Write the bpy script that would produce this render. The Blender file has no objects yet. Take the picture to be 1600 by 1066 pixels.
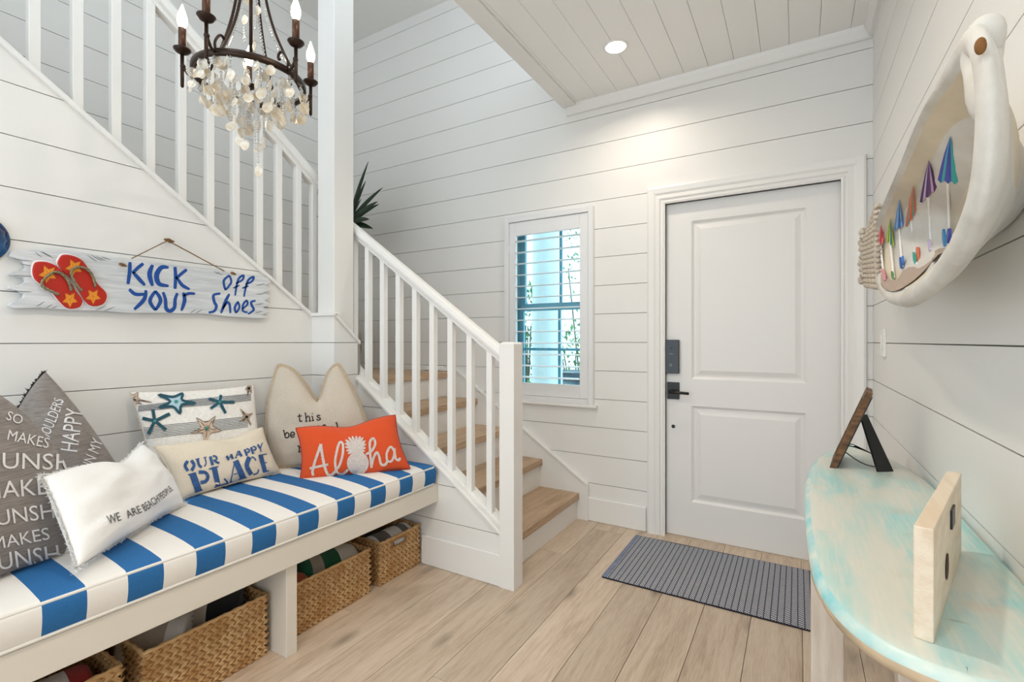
import bpy, bmesh, math, random
from mathutils import Vector, Matrix, noise
from mathutils.geometry import tessellate_polygon
random.seed(7)
S = bpy.context.scene
C = S.collection
# ------------------------------------------------------------------ camera, world, exposure
FPX = 755.6
CAM_A = math.atan(446 / FPX)
CAM_H = 1.19
cd = bpy.data.cameras.new('camera'); cam = bpy.data.objects.new('camera', cd); C.objects.link(cam)
cd.sensor_width = 36; cd.lens = FPX / 1600 * 36; cd.clip_start = 0.02
cam.location = (0, 0, CAM_H); cam.rotation_euler = (math.pi / 2, 0, CAM_A)
S.camera = cam
w = bpy.data.worlds.new('world'); S.world = w; w.use_nodes = True
bg = w.node_tree.nodes['Background']
bg.inputs[0].default_value = (0.80, 0.91, 1.0, 1); bg.inputs[1].default_value = 2.7
S.view_settings.view_transform = 'Standard'; S.view_settings.look = 'None'
S.view_settings.gamma = 1; S.view_settings.use_curve_mapping = False
S.view_settings.exposure = 0.02
DOWNLIGHT_W = 5.0
BULB_E = 22.0

FW = (-math.sin(CAM_A), math.cos(CAM_A)); RT = (math.cos(CAM_A), math.sin(CAM_A))
def ray(u, v):
    s = (u - 800) / FPX
    return (FW[0] + s * RT[0], FW[1] + s * RT[1], -(v - 533) / FPX)
def onx(u, v, x):
    d = ray(u, v); t = x / d[0]; return (x, d[1] * t, CAM_H + d[2] * t)
def proj(p):
    c = p[0] * FW[0] + p[1] * FW[1]; r = p[0] * RT[0] + p[1] * RT[1]
    return 800 + FPX * r / c, 533 - FPX * (p[2] - CAM_H) / c

# ------------------------------------------------------------------ materials
def lin(c):
    return tuple(((x / 255) / 12.92 if x / 255 <= .04045 else ((x / 255 + .055) / 1.055) ** 2.4) for x in c) + (1,)
MATS = {}
def mat(name, rgb=(200, 200, 200), rough=.5, metal=0, spec=.5, emis=None, es=0, trans=0, bump=0, bscale=60, var=0, vscale=8,
        stretch=(1, 1, 1), sub=0, sheen=0, rgb2=None, coord='Object', alpha=1):
    m = bpy.data.materials.new(name); m.use_nodes = True; MATS[name] = m
    nt = m.node_tree; b = nt.nodes['Principled BSDF']
    b.inputs['Base Color'].default_value = lin(rgb); b.inputs['Roughness'].default_value = rough
    b.inputs['Metallic'].default_value = metal; b.inputs['Specular IOR Level'].default_value = spec
    b.inputs['Transmission Weight'].default_value = trans; b.inputs['Alpha'].default_value = alpha
    if sub: b.inputs['Subsurface Weight'].default_value = sub; b.inputs['Subsurface Scale'].default_value = .01
    if sheen: b.inputs['Sheen Weight'].default_value = sheen
    if emis: b.inputs['Emission Color'].default_value = lin(emis); b.inputs['Emission Strength'].default_value = es
    if bump or var:
        tc = nt.nodes.new('ShaderNodeTexCoord'); mp = nt.nodes.new('ShaderNodeMapping')
        mp.inputs['Scale'].default_value = stretch
        nt.links.new(tc.outputs[coord], mp.inputs[0])
    if var:
        n = nt.nodes.new('ShaderNodeTexNoise'); n.inputs['Scale'].default_value = vscale; n.inputs['Detail'].default_value = 5
        nt.links.new(mp.outputs[0], n.inputs[0])
        mx = nt.nodes.new('ShaderNodeMix'); mx.data_type = 'RGBA'
        c2 = rgb2 or tuple(max(0, c * (1 - var)) for c in rgb)
        mx.inputs[6].default_value = lin(rgb); mx.inputs[7].default_value = lin(c2)
        mr = nt.nodes.new('ShaderNodeMapRange'); mr.inputs[1].default_value = .35; mr.inputs[2].default_value = .65
        nt.links.new(n.outputs[0], mr.inputs[0]); nt.links.new(mr.outputs[0], mx.inputs[0])
        nt.links.new(mx.outputs[2], b.inputs['Base Color'])
    if bump:
        n2 = nt.nodes.new('ShaderNodeTexNoise'); n2.inputs['Scale'].default_value = bscale; n2.inputs['Detail'].default_value = 4
        nt.links.new(mp.outputs[0], n2.inputs[0])
        bp = nt.nodes.new('ShaderNodeBump'); bp.inputs['Strength'].default_value = bump; bp.inputs['Distance'].default_value = .004
        nt.links.new(n2.outputs[0], bp.inputs['Height']); nt.links.new(bp.outputs[0], b.inputs['Normal'])
    return m

def nd(nt, t, **k):
    n = nt.nodes.new(t)
    for a, v in k.items(): setattr(n, a, v)
    return n
def math_n(nt, op, a, b=None):
    n = nt.nodes.new('ShaderNodeMath'); n.operation = op
    for i, x in enumerate((a, b)):
        if x is None: continue
        if isinstance(x, (int, float)): n.inputs[i].default_value = x
        else: nt.links.new(x, n.inputs[i])
    return n.outputs[0]
def mixc(nt, f, a, b):
    n = nt.nodes.new('ShaderNodeMix'); n.data_type = 'RGBA'
    for i, x in ((0, f), (6, a), (7, b)):
        if isinstance(x, (int, float, tuple)): n.inputs[i].default_value = x
        else: nt.links.new(x, n.inputs[i])
    return n.outputs[2]
def ramp(nt, x, stops):
    r = nt.nodes.new('ShaderNodeValToRGB'); e = r.color_ramp.elements
    while len(e) < len(stops): e.new(.5)
    for q, (p, c) in zip(e, stops): q.position = p; q.color = c
    nt.links.new(x, r.inputs[0]); return r.outputs[0]

def wood(name, c1, c2, c3, rough=.45, axis='y', knots=True):
    m = bpy.data.materials.new(name); m.use_nodes = True; nt = m.node_tree; b = nt.nodes['Principled BSDF']
    tc = nd(nt, 'ShaderNodeTexCoord'); oi = nd(nt, 'ShaderNodeObjectInfo')
    add = nd(nt, 'ShaderNodeVectorMath', operation='ADD')
    sc = nd(nt, 'ShaderNodeVectorMath', operation='SCALE'); sc.inputs[0].default_value = (17, 31, 13)
    nt.links.new(oi.outputs['Random'], sc.inputs['Scale'])
    nt.links.new(tc.outputs['Object'], add.inputs[0]); nt.links.new(sc.outputs[0], add.inputs[1])
    mp = nd(nt, 'ShaderNodeMapping')
    mp.inputs['Scale'].default_value = {'y': (14, 1.1, 14), 'x': (1.1, 14, 14), 'z': (14, 14, 1.1)}[axis]
    nt.links.new(add.outputs[0], mp.inputs[0])
    n1 = nd(nt, 'ShaderNodeTexNoise'); n1.inputs['Scale'].default_value = 1.3; n1.inputs['Detail'].default_value = 7; n1.inputs['Distortion'].default_value = 1.2
    nt.links.new(mp.outputs[0], n1.inputs[0])
    n2 = nd(nt, 'ShaderNodeTexNoise'); n2.inputs['Scale'].default_value = 13; n2.inputs['Detail'].default_value = 4
    nt.links.new(mp.outputs[0], n2.inputs[0])
    mixv = math_n(nt, 'ADD', math_n(nt, 'MULTIPLY', n1.outputs[0], .6), math_n(nt, 'MULTIPLY', n2.outputs[0], .4))
    col = ramp(nt, mixv, [(.33, lin(c3)), (.5, lin(c1)), (.68, lin(c2))])
    hs = nd(nt, 'ShaderNodeHueSaturation'); nt.links.new(col, hs.inputs['Color'])
    nt.links.new(math_n(nt, 'ADD', math_n(nt, 'MULTIPLY', oi.outputs['Random'], .22), .89), hs.inputs['Value'])
    out = hs.outputs[0]
    if knots:
        mp2 = nd(nt, 'ShaderNodeMapping'); mp2.inputs['Scale'].default_value = (5.5, 2.2, 5.5) if axis == 'y' else (2.2, 5.5, 5.5)
        nt.links.new(add.outputs[0], mp2.inputs[0])
        vo = nd(nt, 'ShaderNodeTexVoronoi'); vo.inputs['Scale'].default_value = 1.0; vo.inputs['Randomness'].default_value = 1
        nt.links.new(mp2.outputs[0], vo.inputs[0])
        k = ramp(nt, vo.outputs['Distance'], [(0, (1, 1, 1, 1)), (.05, (.75, .75, .75, 1)), (.2, (0, 0, 0, 1))])
        out = mixc(nt, math_n(nt, 'MULTIPLY', k, .75), out, lin(tuple(x * .5 for x in c3)))
    nt.links.new(out, b.inputs['Base Color']); b.inputs['Roughness'].default_value = rough
    bp = nd(nt, 'ShaderNodeBump'); bp.inputs['Strength'].default_value = .12; bp.inputs['Distance'].default_value = .002
    nt.links.new(n2.outputs[0], bp.inputs['Height']); nt.links.new(bp.outputs[0], b.inputs['Normal'])
    MATS[name] = m; return m

M_WALL = mat('wall_paint', (238, 236, 232), .42, bump=.05, bscale=25)
M_GAP = mat('gap_shadow_backing', (170, 165, 158), .8)
M_TRIM = mat('trim_paint', (240, 238, 234), .36, bump=.04, bscale=18)
M_CEIL = mat('ceiling_paint', (246, 245, 242), .5)
M_DOOR = mat('door_paint', (236, 234, 231), .38, bump=.03, bscale=15)
M_BENCH = mat('bench_paint', (228, 222, 211), .4)
M_FLOOR = wood('oak_floor', (202, 182, 160), (215, 197, 177), (178, 156, 134), .42, 'y')
M_TREAD = wood('oak_tread', (192, 162, 130), (208, 180, 150), (162, 130, 100), .45, 'y', knots=False)
M_BLACK = mat('black_metal', (18, 18, 19), .38)
M_BLACKG = mat('black_gloss', (10, 10, 11), .15)
M_BRONZE = mat('bronze_metal', (52, 38, 30), .38, metal=.7, bump=.1, bscale=40)
M_CANDLE = mat('bronze_sleeve', (84, 56, 42), .35, metal=.6)
M_BULB = mat('lit_bulb', (255, 240, 215), .3, emis=(255, 236, 205), es=BULB_E)
M_LED = mat('lit_downlight', (255, 250, 240), .3, emis=(255, 247, 235), es=9)
M_SHELL = mat('capiz_shell', (246, 243, 236), .25, trans=.25, var=.2, vscale=45, rgb2=(226, 206, 170))
M_CRYST = mat('crystal', (246, 248, 250), .06, trans=.85)
M_ROPE = mat('jute_rope', (150, 112, 66), .85, bump=.6, bscale=250, var=.3, vscale=120)
M_GLASS = None

# ------------------------------------------------------------------ object helpers
WL = {}
def obj(name, verts, faces, m, parent=None, smooth=False, mi=None, kind=None, label=None):
    n = len(verts)
    if n:
        xs = [v[0] for v in verts]; ys = [v[1] for v in verts]; zs = [v[2] for v in verts]
        c = Vector(((min(xs) + max(xs)) / 2, (min(ys) + max(ys)) / 2, (min(zs) + max(zs)) / 2))
    else: c = Vector((0, 0, 0))
    me = bpy.data.meshes.new(name)
    me.from_pydata([(v[0] - c.x, v[1] - c.y, v[2] - c.z) for v in verts], [], faces)
    ms = m if isinstance(m, (list, tuple)) else [m]
    for x in ms: me.materials.append(x)
    if mi: me.polygons.foreach_set('material_index', mi)
    if smooth: me.polygons.foreach_set('use_smooth', [True] * len(me.polygons))
    me.update(); me.validate()
    o = bpy.data.objects.new(name, me); C.objects.link(o)
    if parent is not None:
        o.parent = parent; o.location = c - WL[parent]
    else: o.location = c
    WL[o] = c
    if kind: o['kind'] = kind
    if label: o['label'] = label
    return o
def thing(name, label, cat, loc, group=None):
    o = bpy.data.objects.new(name, None); C.objects.link(o); o.location = loc; o.empty_display_size = .05
    WL[o] = Vector(loc); o['label'] = label; o['category'] = cat
    if group: o['group'] = group
    return o
def tag(o, label, cat, group=None):
    o['label'] = label; o['category'] = cat
    if group: o['group'] = group
    return o
def struct(o, label=None, cat=None):
    o['kind'] = 'structure'
    if label: o['label'] = label
    if cat: o['category'] = cat
    return o
def bevel(o, w=.003, seg=2, ang=40):
    md = o.modifiers.new('bevel', 'BEVEL'); md.width = w; md.segments = seg; md.limit_method = 'ANGLE'; md.angle_limit = math.radians(ang)
    return o
def subsurf(o, l=1):
    md = o.modifiers.new('sub', 'SUBSURF'); md.levels = l; md.render_levels = l; return o

class MB:
    def __init__(s): s.v = []; s.f = []; s.mi = []
    def add(s, v, f, mi=0):
        k = len(s.v); s.v += [tuple(p) for p in v]; s.f += [tuple(i + k for i in q) for q in f]; s.mi += [mi] * len(f); return s
    def box(s, x0, x1, y0, y1, z0, z1, mi=0):
        v = [(x, y, z) for x in (x0, x1) for y in (y0, y1) for z in (z0, z1)]
        return s.add(v, [(0, 1, 3, 2), (4, 6, 7, 5), (0, 4, 5, 1), (2, 3, 7, 6), (0, 2, 6, 4), (1, 5, 7, 3)], mi)
    def prism(s, poly, axis, a0, a1, mi=0):
        # poly of 2D points; axis x: (y,z)  y: (x,z)  z: (x,y)
        def P(p, a): return {'x': (a, p[0], p[1]), 'y': (p[0], a, p[1]), 'z': (p[0], p[1], a)}[axis]
        n = len(poly); A = sum(poly[i][0] * poly[(i + 1) % n][1] - poly[(i + 1) % n][0] * poly[i][1] for i in range(n))
        if A < 0: poly = poly[::-1]
        v = [P(p, a0) for p in poly] + [P(p, a1) for p in poly]
        f = [tuple(range(n - 1, -1, -1)), tuple(range(n, 2 * n))] + [(i, (i + 1) % n, n + (i + 1) % n, n + i) for i in range(n)]
        if axis == 'y': f = [q[::-1] for q in f]
        if a1 < a0: f = [q[::-1] for q in f]
        return s.add(v, f, mi)
    def tube(s, pts, r, n=8, mi=0, caps=True, closed=False):
        pts = [Vector(p) for p in pts]; m = len(pts)
        rr = r if isinstance(r, (list, tuple)) else [r] * m
        up = None; v = []
        for i, p in enumerate(pts):
            if closed: t = pts[(i + 1) % m] - pts[i - 1]
            else: t = pts[min(i + 1, m - 1)] - pts[max(i - 1, 0)]
            t.normalize()
            if up is None:
                up = Vector((0, 0, 1)) if abs(t.z) < .9 else Vector((1, 0, 0))
            a = up - t * up.dot(t)
            if a.length < 1e-5: a = t.orthogonal()
            a.normalize(); up = a; b = t.cross(a)
            for k in range(n):
                q = 2 * math.pi * k / n
                v.append(p + (a * math.cos(q) + b * math.sin(q)) * rr[i])
        f = []
        for i in range(m if closed else m - 1):
            j = (i + 1) % m
            for k in range(n):
                l = (k + 1) % n
                f.append((i * n + k, i * n + l, j * n + l, j * n + k))
        if caps and not closed:
            f.append(tuple(range(n - 1, -1, -1))); f.append(tuple((m - 1) * n + k for k in range(n)))
        return s.add(v, f, mi)
    def lathe(s, prof, c, n=16, mi=0, ax='z'):
        # prof: (r, h) list
        v = []
        for r, h in prof:
            for k in range(n):
                q = 2 * math.pi * k / n
                a, b = r * math.cos(q), r * math.sin(q)
                v.append({'z': (c[0] + a, c[1] + b, c[2] + h), 'y': (c[0] + a, c[1] + h, c[2] + b), 'x': (c[0] + h, c[1] + a, c[2] + b)}[ax])
        f = []
        for i in range(len(prof) - 1):
            for k in range(n):
                l = (k + 1) % n; q = (i * n + k, i * n + l, (i + 1) * n + l, (i + 1) * n + k)
                f.append(q if ax != 'y' else q[::-1])
        e = (tuple(range(n - 1, -1, -1)), tuple((len(prof) - 1) * n + k for k in range(n)))
        f += [x if ax != 'y' else x[::-1] for x in e]
        return s.add(v, f, mi)
    def ell(s, c, r, n=8, m=6, mi=0, rot=None):
        v = []; f = []
        for i in range(m + 1):
            th = math.pi * i / m
            for k in range(n):
                q = 2 * math.pi * k / n
                p = Vector((r[0] * math.sin(th) * math.cos(q), r[1] * math.sin(th) * math.sin(q), r[2] * math.cos(th)))
                if rot: p = rot @ p
                v.append((c[0] + p.x, c[1] + p.y, c[2] + p.z))
        for i in range(m):
            for k in range(n):
                l = (k + 1) % n; f.append((i * n + k, (i + 1) * n + k, (i + 1) * n + l, i * n + l))
        return s.add(v, f, mi)
    def build(s, name, m, parent=None, smooth=False, **k):
        return obj(name, s.v, s.f, m, parent, smooth, s.mi if isinstance(m, (list, tuple)) else None, **k)

def box(name, x0, x1, y0, y1, z0, z1, m, parent=None, bv=0, **k):
    o = MB().box(x0, x1, y0, y1, z0, z1).build(name, m, parent, **k)
    if bv: bevel(o, bv)
    return o
def clip(poly, a, b, c):
    # keep points with a*x+b*y<=c
    out = []
    for i in range(len(poly)):
        p, q = poly[i], poly[(i + 1) % len(poly)]
        dp, dq = a * p[0] + b * p[1] - c, a * q[0] + b * q[1] - c
        if dp <= 0: out.append(p)
        if (dp < 0 < dq) or (dq < 0 < dp):
            t = dp / (dp - dq); out.append((p[0] + (q[0] - p[0]) * t, p[1] + (q[1] - p[1]) * t))
    return out
def cat_rom(pts, n=6, closed=False):
    out = []; m = len(pts)
    if m < 3 and not closed:
        return [tuple(pts[0][k] + (pts[1][k] - pts[0][k]) * i / n for k in range(len(pts[0]))) for i in range(n + 1)]
    rng = range(m if closed else m - 1)
    for i in rng:
        g = (lambda j: pts[j % m]) if closed else (lambda j: pts[max(0, min(m - 1, j))])
        p0, p1, p2, p3 = g(i - 1), g(i), g(i + 1), g(i + 2)
        for k in range(n):
            t = k / n
            out.append(tuple(.5 * (2 * b + (c - a) * t + (2 * a - 5 * b + 4 * c - d) * t * t + (3 * b - a - 3 * c + d) * t ** 3) for a, b, c, d in zip(p0, p1, p2, p3)))
    if not closed: out.append(tuple(pts[-1]))
    return out
def roundbox(x0, x1, y0, y1, z0, z1, r, nx, ny, nz, fn=None):
    mb = MB()
    def P(x, y, z):
        q = (min(max(x, x0 + r), x1 - r), min(max(y, y0 + r), y1 - r), min(max(z, z0 + r), z1 - r))
        d = Vector((x - q[0], y - q[1], z - q[2]))
        if d.length > 1e-9: d = d.normalized() * r
        p = (q[0] + d.x, q[1] + d.y, q[2] + d.z)
        return fn(p) if fn else p
    def lin1(a, b, n):
        # denser near the ends
        k = max(1, int(4))
        L = [a + r * i / k for i in range(k)] + [a + r + (b - a - 2 * r) * i / n for i in range(n)] + [b - r + r * i / k for i in range(k + 1)]
        return L
    X, Y, Z = lin1(x0, x1, nx), lin1(y0, y1, ny), lin1(z0, z1, nz)
    def face(A, B, fx, flip):
        v = [P(*fx(a, b)) for a in A for b in B]; n = len(B)
        f = [(i * n + j, (i + 1) * n + j, (i + 1) * n + j + 1, i * n + j + 1) for i in range(len(A) - 1) for j in range(n - 1)]
        if flip: f = [q[::-1] for q in f]
        mb.add(v, f)
    face(X, Y, lambda a, b: (a, b, z1), False); face(X, Y, lambda a, b: (a, b, z0), True)
    face(X, Z, lambda a, b: (a, y0, b), False); face(X, Z, lambda a, b: (a, y1, b), True)
    face(Y, Z, lambda a, b: (x1, a, b), False); face(Y, Z, lambda a, b: (x0, a, b), True)
    return mb
def weld(o, d=.0004):
    bm = bmesh.new(); bm.from_mesh(o.data); bmesh.ops.remove_doubles(bm, verts=bm.verts, dist=d); bm.to_mesh(o.data); bm.free()
    return o

# ------------------------------------------------------------------ dimensions
YB, XR, XL, XO = 3.03, 0.328, -2.427, -3.47        # back wall, right wall, bench wall, outer stair wall
ZC, ZU = 2.78, 3.88                               # ceiling, stairwell ceiling
XS = -1.35                                        # edge of the lower ceiling
YR = -2.4                                         # rear end, left open behind the camera to let sky light in
SEAM, PITCH, GAP = 1.181, .1866, .0034
zl = [SEAM + PITCH * k for k in range(-7, 16)]
WIN = (-1.80, -1.19, .80, 2.045)
DOOR = (-.70, .198, 0, 2.032)

def rect_minus(r, holes):
    out = [r]
    for h in holes:
        nxt = []
        for (a, b, c, d) in out:
            if h[0] >= b or h[1] <= a or h[2] >= d or h[3] <= c: nxt.append((a, b, c, d)); continue
            if h[2] > c: nxt.append((a, b, c, h[2]))
            if h[3] < d: nxt.append((a, b, h[3], d))
            c2, d2 = max(c, h[2]), min(d, h[3])
            if h[0] > a: nxt.append((a, h[0], c2, d2))
            if h[1] < b: nxt.append((h[1], b, c2, d2))
        out = nxt
    return out

# ------------------------------------------------------------------ floor
fl = box('floor', XO - .1, XR + .08, YR, YB + .06, -.08, -.012, M_GAP); struct(fl, 'wide pale oak plank floor of the entry hall', 'floor')
px = .017
cols = []
x = px
while x > XL: x -= .1888
while x < XR:
    cols.append((max(x, XL), min(x + .1888, XR))); x += .1888
rnd = random.Random(3)
for (a, b) in cols:
    y = YR - rnd.random() * 1.2
    while y < YB:
        L = 1.5 + rnd.random() * .7
        y0, y1 = max(y, YR), min(y + L, YB + .03)
        if y1 - y0 > .05:
            box('floor_plank', a + .0009, b - .0009, y0 + .0009, y1 - .0009, -.012, 0, M_FLOOR, fl, .0012)
        y += L
# ------------------------------------------------------------------ back wall
mb = MB()
for r in rect_minus((XO, XR + .1, 0, ZU), [WIN, DOOR]): mb.box(r[0], r[1], YB + .012, YB + .11, r[2], r[3])
wb = mb.build('wall_back', M_GAP); struct(wb, 'white horizontal shiplap wall behind the stairs and front door', 'wall')
for z0, z1 in zip(zl[:-1], zl[1:]):
    r = (XO, XR, max(z0 + GAP / 2, 0), min(z1 - GAP / 2, ZU))
    if r[3] - r[2] < .01: continue
    mb = MB()
    for q in rect_minus(r, [WIN, (DOOR[0] - .05, DOOR[1] + .05, 0, DOOR[3] + .05), (XS, XR + 1, ZC - .005, ZU + 1)]):
        mb.box(q[0], q[1], YB, YB + .012, q[2], q[3])
    if mb.v: mb.build('shiplap_board', M_WALL, wb)
# right wall
wr = box('wall_right', XR + .012, XR + .1, YR, YB + .1, 0, ZC + .3, M_GAP); struct(wr, 'white shiplap wall on the right beside the console table', 'wall')
for z0, z1 in zip(zl[:-1], zl[1:]):
    a, b = max(z0 + GAP / 2, 0), min(z1 - GAP / 2, ZC)
    if b - a > .01: box('shiplap_board', XR, XR + .012, YR, YB, a, b, M_WALL, wr)
# outer stairwell wall
wo = box('wall_stairwell', XO - .1, XO - .012, YR, YB + .1, 0, ZU, M_GAP); struct(wo, 'tall shiplap wall on the far side of the stairs behind the balusters', 'wall')
for z0, z1 in zip(zl[:-1], zl[1:]):
    a, b = max(z0 + GAP / 2, 0), min(z1 - GAP / 2, ZU)
    if b - a > .01: box('shiplap_board', XO - .012, XO, YR, YB, a, b, M_WALL, wo)
# bench wall under the upper flight: z below slope line
SL = .716
def zcap2(y): return 1.357 + SL * (1.817 - y)     # top of the cap
YP = 1.826
bk = MB().prism(clip([(YR, 0), (YP + .1, 0), (YP + .1, ZC), (YR, ZC)], SL, 1, zcap2(0) - .02), 'x', XL - .09, XL - .012)
wl = bk.build('wall_left', M_GAP); struct(wl, 'white shiplap wall under the upper stair flight behind the bench', 'wall')
for z0, z1 in zip(zl[:-1], zl[1:]):
    a, b = max(z0 + GAP / 2, 0), min(z1 - GAP / 2, ZU)
    p = clip([(YR, a), (YP, a), (YP, b), (YR, b)], SL, 1, zcap2(0) - .022)
    if len(p) > 2: MB().prism(p, 'x', XL - .012, XL).build('shiplap_board', M_WALL, wl)
# pedestal block at the turn of the stairs
XP, YF = -2.235, 1.995
ped = MB().prism([(YP + .012, 0), (YF + .03, 0), (YF + .03, 1.17), (YP + .012, 1.32)], 'x', XL, XP - .012).build('wall_pedestal', M_GAP)
struct(ped, 'short shiplap block carrying the tall square post', 'wall')
for z0, z1 in zip(zl[:-1], zl[1:]):
    a, b = max(z0 + GAP / 2, 0), min(z1 - GAP / 2, 1.33)
    if b - a < .01: continue
    MB().box(XL, XP, YP, YP + .012, a, b).build('shiplap_board', M_WALL, ped)
    p = clip([(YP + .012, a), (YF, a), (YF, b), (YP + .012, b)], .9, 1, 1.33 + .9 * YP)
    if len(p) > 2: MB().prism(p, 'x', XP - .012, XP).build('shiplap_board', M_WALL, ped)
mb = MB().box(XL, XP + .014, YP - .014, YP + .03, 1.332, 1.352)
mb.prism([(YP + .0, 1.332), (YF + .012, 1.332 - .9 * (YF + .012 - YP)), (YF + .012, 1.352 - .9 * (YF + .012 - YP)), (YP + .0, 1.352)], 'x', XL, XP + .014)
bevel(mb.build('pedestal_cap', M_TRIM, ped), .003)
# panel under the lower flight
def zcap1(x): return .242 + (-1.2 - x) * .713      # top of the lower cap
pn = MB().prism(clip([(XP, 0), (-1.235, 0), (-1.235, 1.2), (XP, 1.2)], .713, 1, zcap1(0) - .02), 'y', YF + .012, YF + .07).build('wall_stair_side', M_GAP)
struct(pn, 'triangular shiplap panel under the lower flight beside the bench end', 'wall')
for z0, z1 in zip(zl[:-1], zl[1:]):
    a, b = max(z0 + GAP / 2, 0), min(z1 - GAP / 2, 1.2)
    if b - a < .01: continue
    p = clip([(XP, a), (-1.235, a), (-1.235, b), (XP, b)], .713, 1, zcap1(0) - .022)
    if len(p) > 2: MB().prism(p, 'y', YF, YF + .012).build('shiplap_board', M_WALL, pn)
# ceilings
ce = box('ceiling', XS, XR + .1, YR, YB + .1, ZC + .014, ZC + .3, M_CEIL); struct(ce, 'white plank ceiling over the door end of the hall', 'ceiling')
x = -1.257 - .1355
while x < XR:
    a, b = max(x, XS), min(x + .1355, XR)
    if b - a > .01:
        bevel(MB().box(a + .0006, b - .0006, YR, YB, ZC, ZC + .014).build('ceiling_plank', M_CEIL, ce), .0025, 2)
    x += .1355
cu = MB().box(XO - .1, -1.75, YR, YB + .1, ZU, ZU + .1).box(-.4, XR + .1, YR, YB + .1, ZU, ZU + .1).box(-1.75, -.4, YR, -.6, ZU, ZU + .1).box(-1.75, -.4, 1.6, YB + .1, ZU, ZU + .1).build('ceiling_stairwell', M_CEIL); struct(cu, 'plain white ceiling with an added light opening high above the stairs', 'ceiling')  # opening added in the unseen ceiling so sky light reaches the stairwell
t1 = MB().prism([(YB, ZC - .062), (YB - .018, ZC - .062), (YB - .018, ZC - .05), (YB - .034, ZC - .02), (YB - .04, ZC - .0), (YB, ZC)], 'x', XS, XR).build('trim_1', M_TRIM)
struct(t1, 'white crown moulding above the front door wall', 'trim')
t2 = MB().prism([(XR, ZC - .062), (XR - .018, ZC - .062), (XR - .018, ZC - .05), (XR - .034, ZC - .02), (XR - .04, ZC), (XR, ZC)], 'y', YR, YB - .04).build('trim_2', M_TRIM)
struct(t2, 'white crown moulding along the right wall', 'trim')
t3 = bevel(box('trim_3', XS - .02, XS + .075, YR, YB - .04, ZC - .016, ZC - .001, M_TRIM), .004); struct(t3, 'white flat trim board along the ceiling edge by the stairwell', 'trim')
fa = box('trim_4', XS - .02, XS, YR, YB, ZC, ZC + .32, M_TRIM); struct(fa, 'white fascia at the edge of the upper floor', 'trim')
# baseboards
def baseb(name, x0, x1, y0, y1, lab, h=.155, lip=None):
    o = bevel(box(name, x0, x1, y0, y1, 0, h, M_TRIM), .006, 3); struct(o, lab, 'baseboard'); return o
baseb('baseboard_back', -1.205, -.812, YB - .016, YB, 'white baseboard between stair skirt and door casing')
baseb('baseboard_right', XR - .016, XR, YR, 2.99, 'white baseboard along the right wall')
baseb('baseboard_stair', XP + .5, -1.235, YF - .014, YF, 'white baseboard under the stair panel beside the newel post')
# ------------------------------------------------------------------ staircase
st = thing('staircase', 'oak tread staircase with white risers turning left at a landing', 'stairs', (-1.9, 2.5, 0))
NX = [-1.255, -1.53, -1.803, -2.077, -2.36]; NZ = [.176, .369, .562, .756, .95]
for i, (x, z) in enumerate(zip(NX, NZ)):
    zb = 0 if i == 0 else NZ[i - 1]
    box('riser', x - .035, x - .018, YF + .07, YB - .02, zb, z - .045, M_TRIM, st)
    if i < 4: bevel(MB().box(x - .295, x, YF + .07, YB - .02, z - .045, z).build('tread', M_TREAD, st), .004, 2)
bw = (YB - 1.95) / 6
for k in range(6):
    bevel(MB().box(XO, NX[4], 1.95 + k * bw + .0007, 1.95 + (k + 1) * bw - .0007, .95 - .045, .95).build('landing_board', M_TREAD, st), .003, 2)
for k in range(1, 9):                                # upper flight climbing towards the camera side
    z = .95 + .193 * k; y = 1.95 - .2745 * (k - 1)
    box('riser', XO, XL - .09, y - .035, y - .018, z - .193, z - .045, M_TRIM, st)
    bevel(MB().box(XO, XL - .09, y - .295, y, z - .045, z).build('tread', M_TREAD, st), .004, 2)
# skirt on back wall
def zsk(x): return .236 + (-1.198 - x) * .67
mb = MB().prism([(-1.205, 0), (-1.205, zsk(-1.205)), (-2.275, zsk(-2.275)), (-2.42, zsk(-2.275)), (-2.42, 0)], 'y', YB - .02, YB)
sk = mb.build('skirt_board', M_TRIM, st)
mb = MB().prism([(-1.195, zsk(-1.195) - .004), (-1.195, zsk(-1.195) + .014), (-2.275, zsk(-2.275) + .014), (-2.275, zsk(-2.275) - .004)], 'y', YB - .032, YB)
mb.box(-2.6, -2.275, YB - .03, YB, zsk(-2.275) - .004, zsk(-2.275) + .014)
mb.box(-1.207, -1.192, YB - .03, YB, 0, zsk(-1.2))
bevel(mb.build('skirt_cap', M_TRIM, sk), .003)
box('landing_shoe', XO, -2.42, YB - .016, YB, .95, .99, M_TRIM, st, .004)
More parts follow.
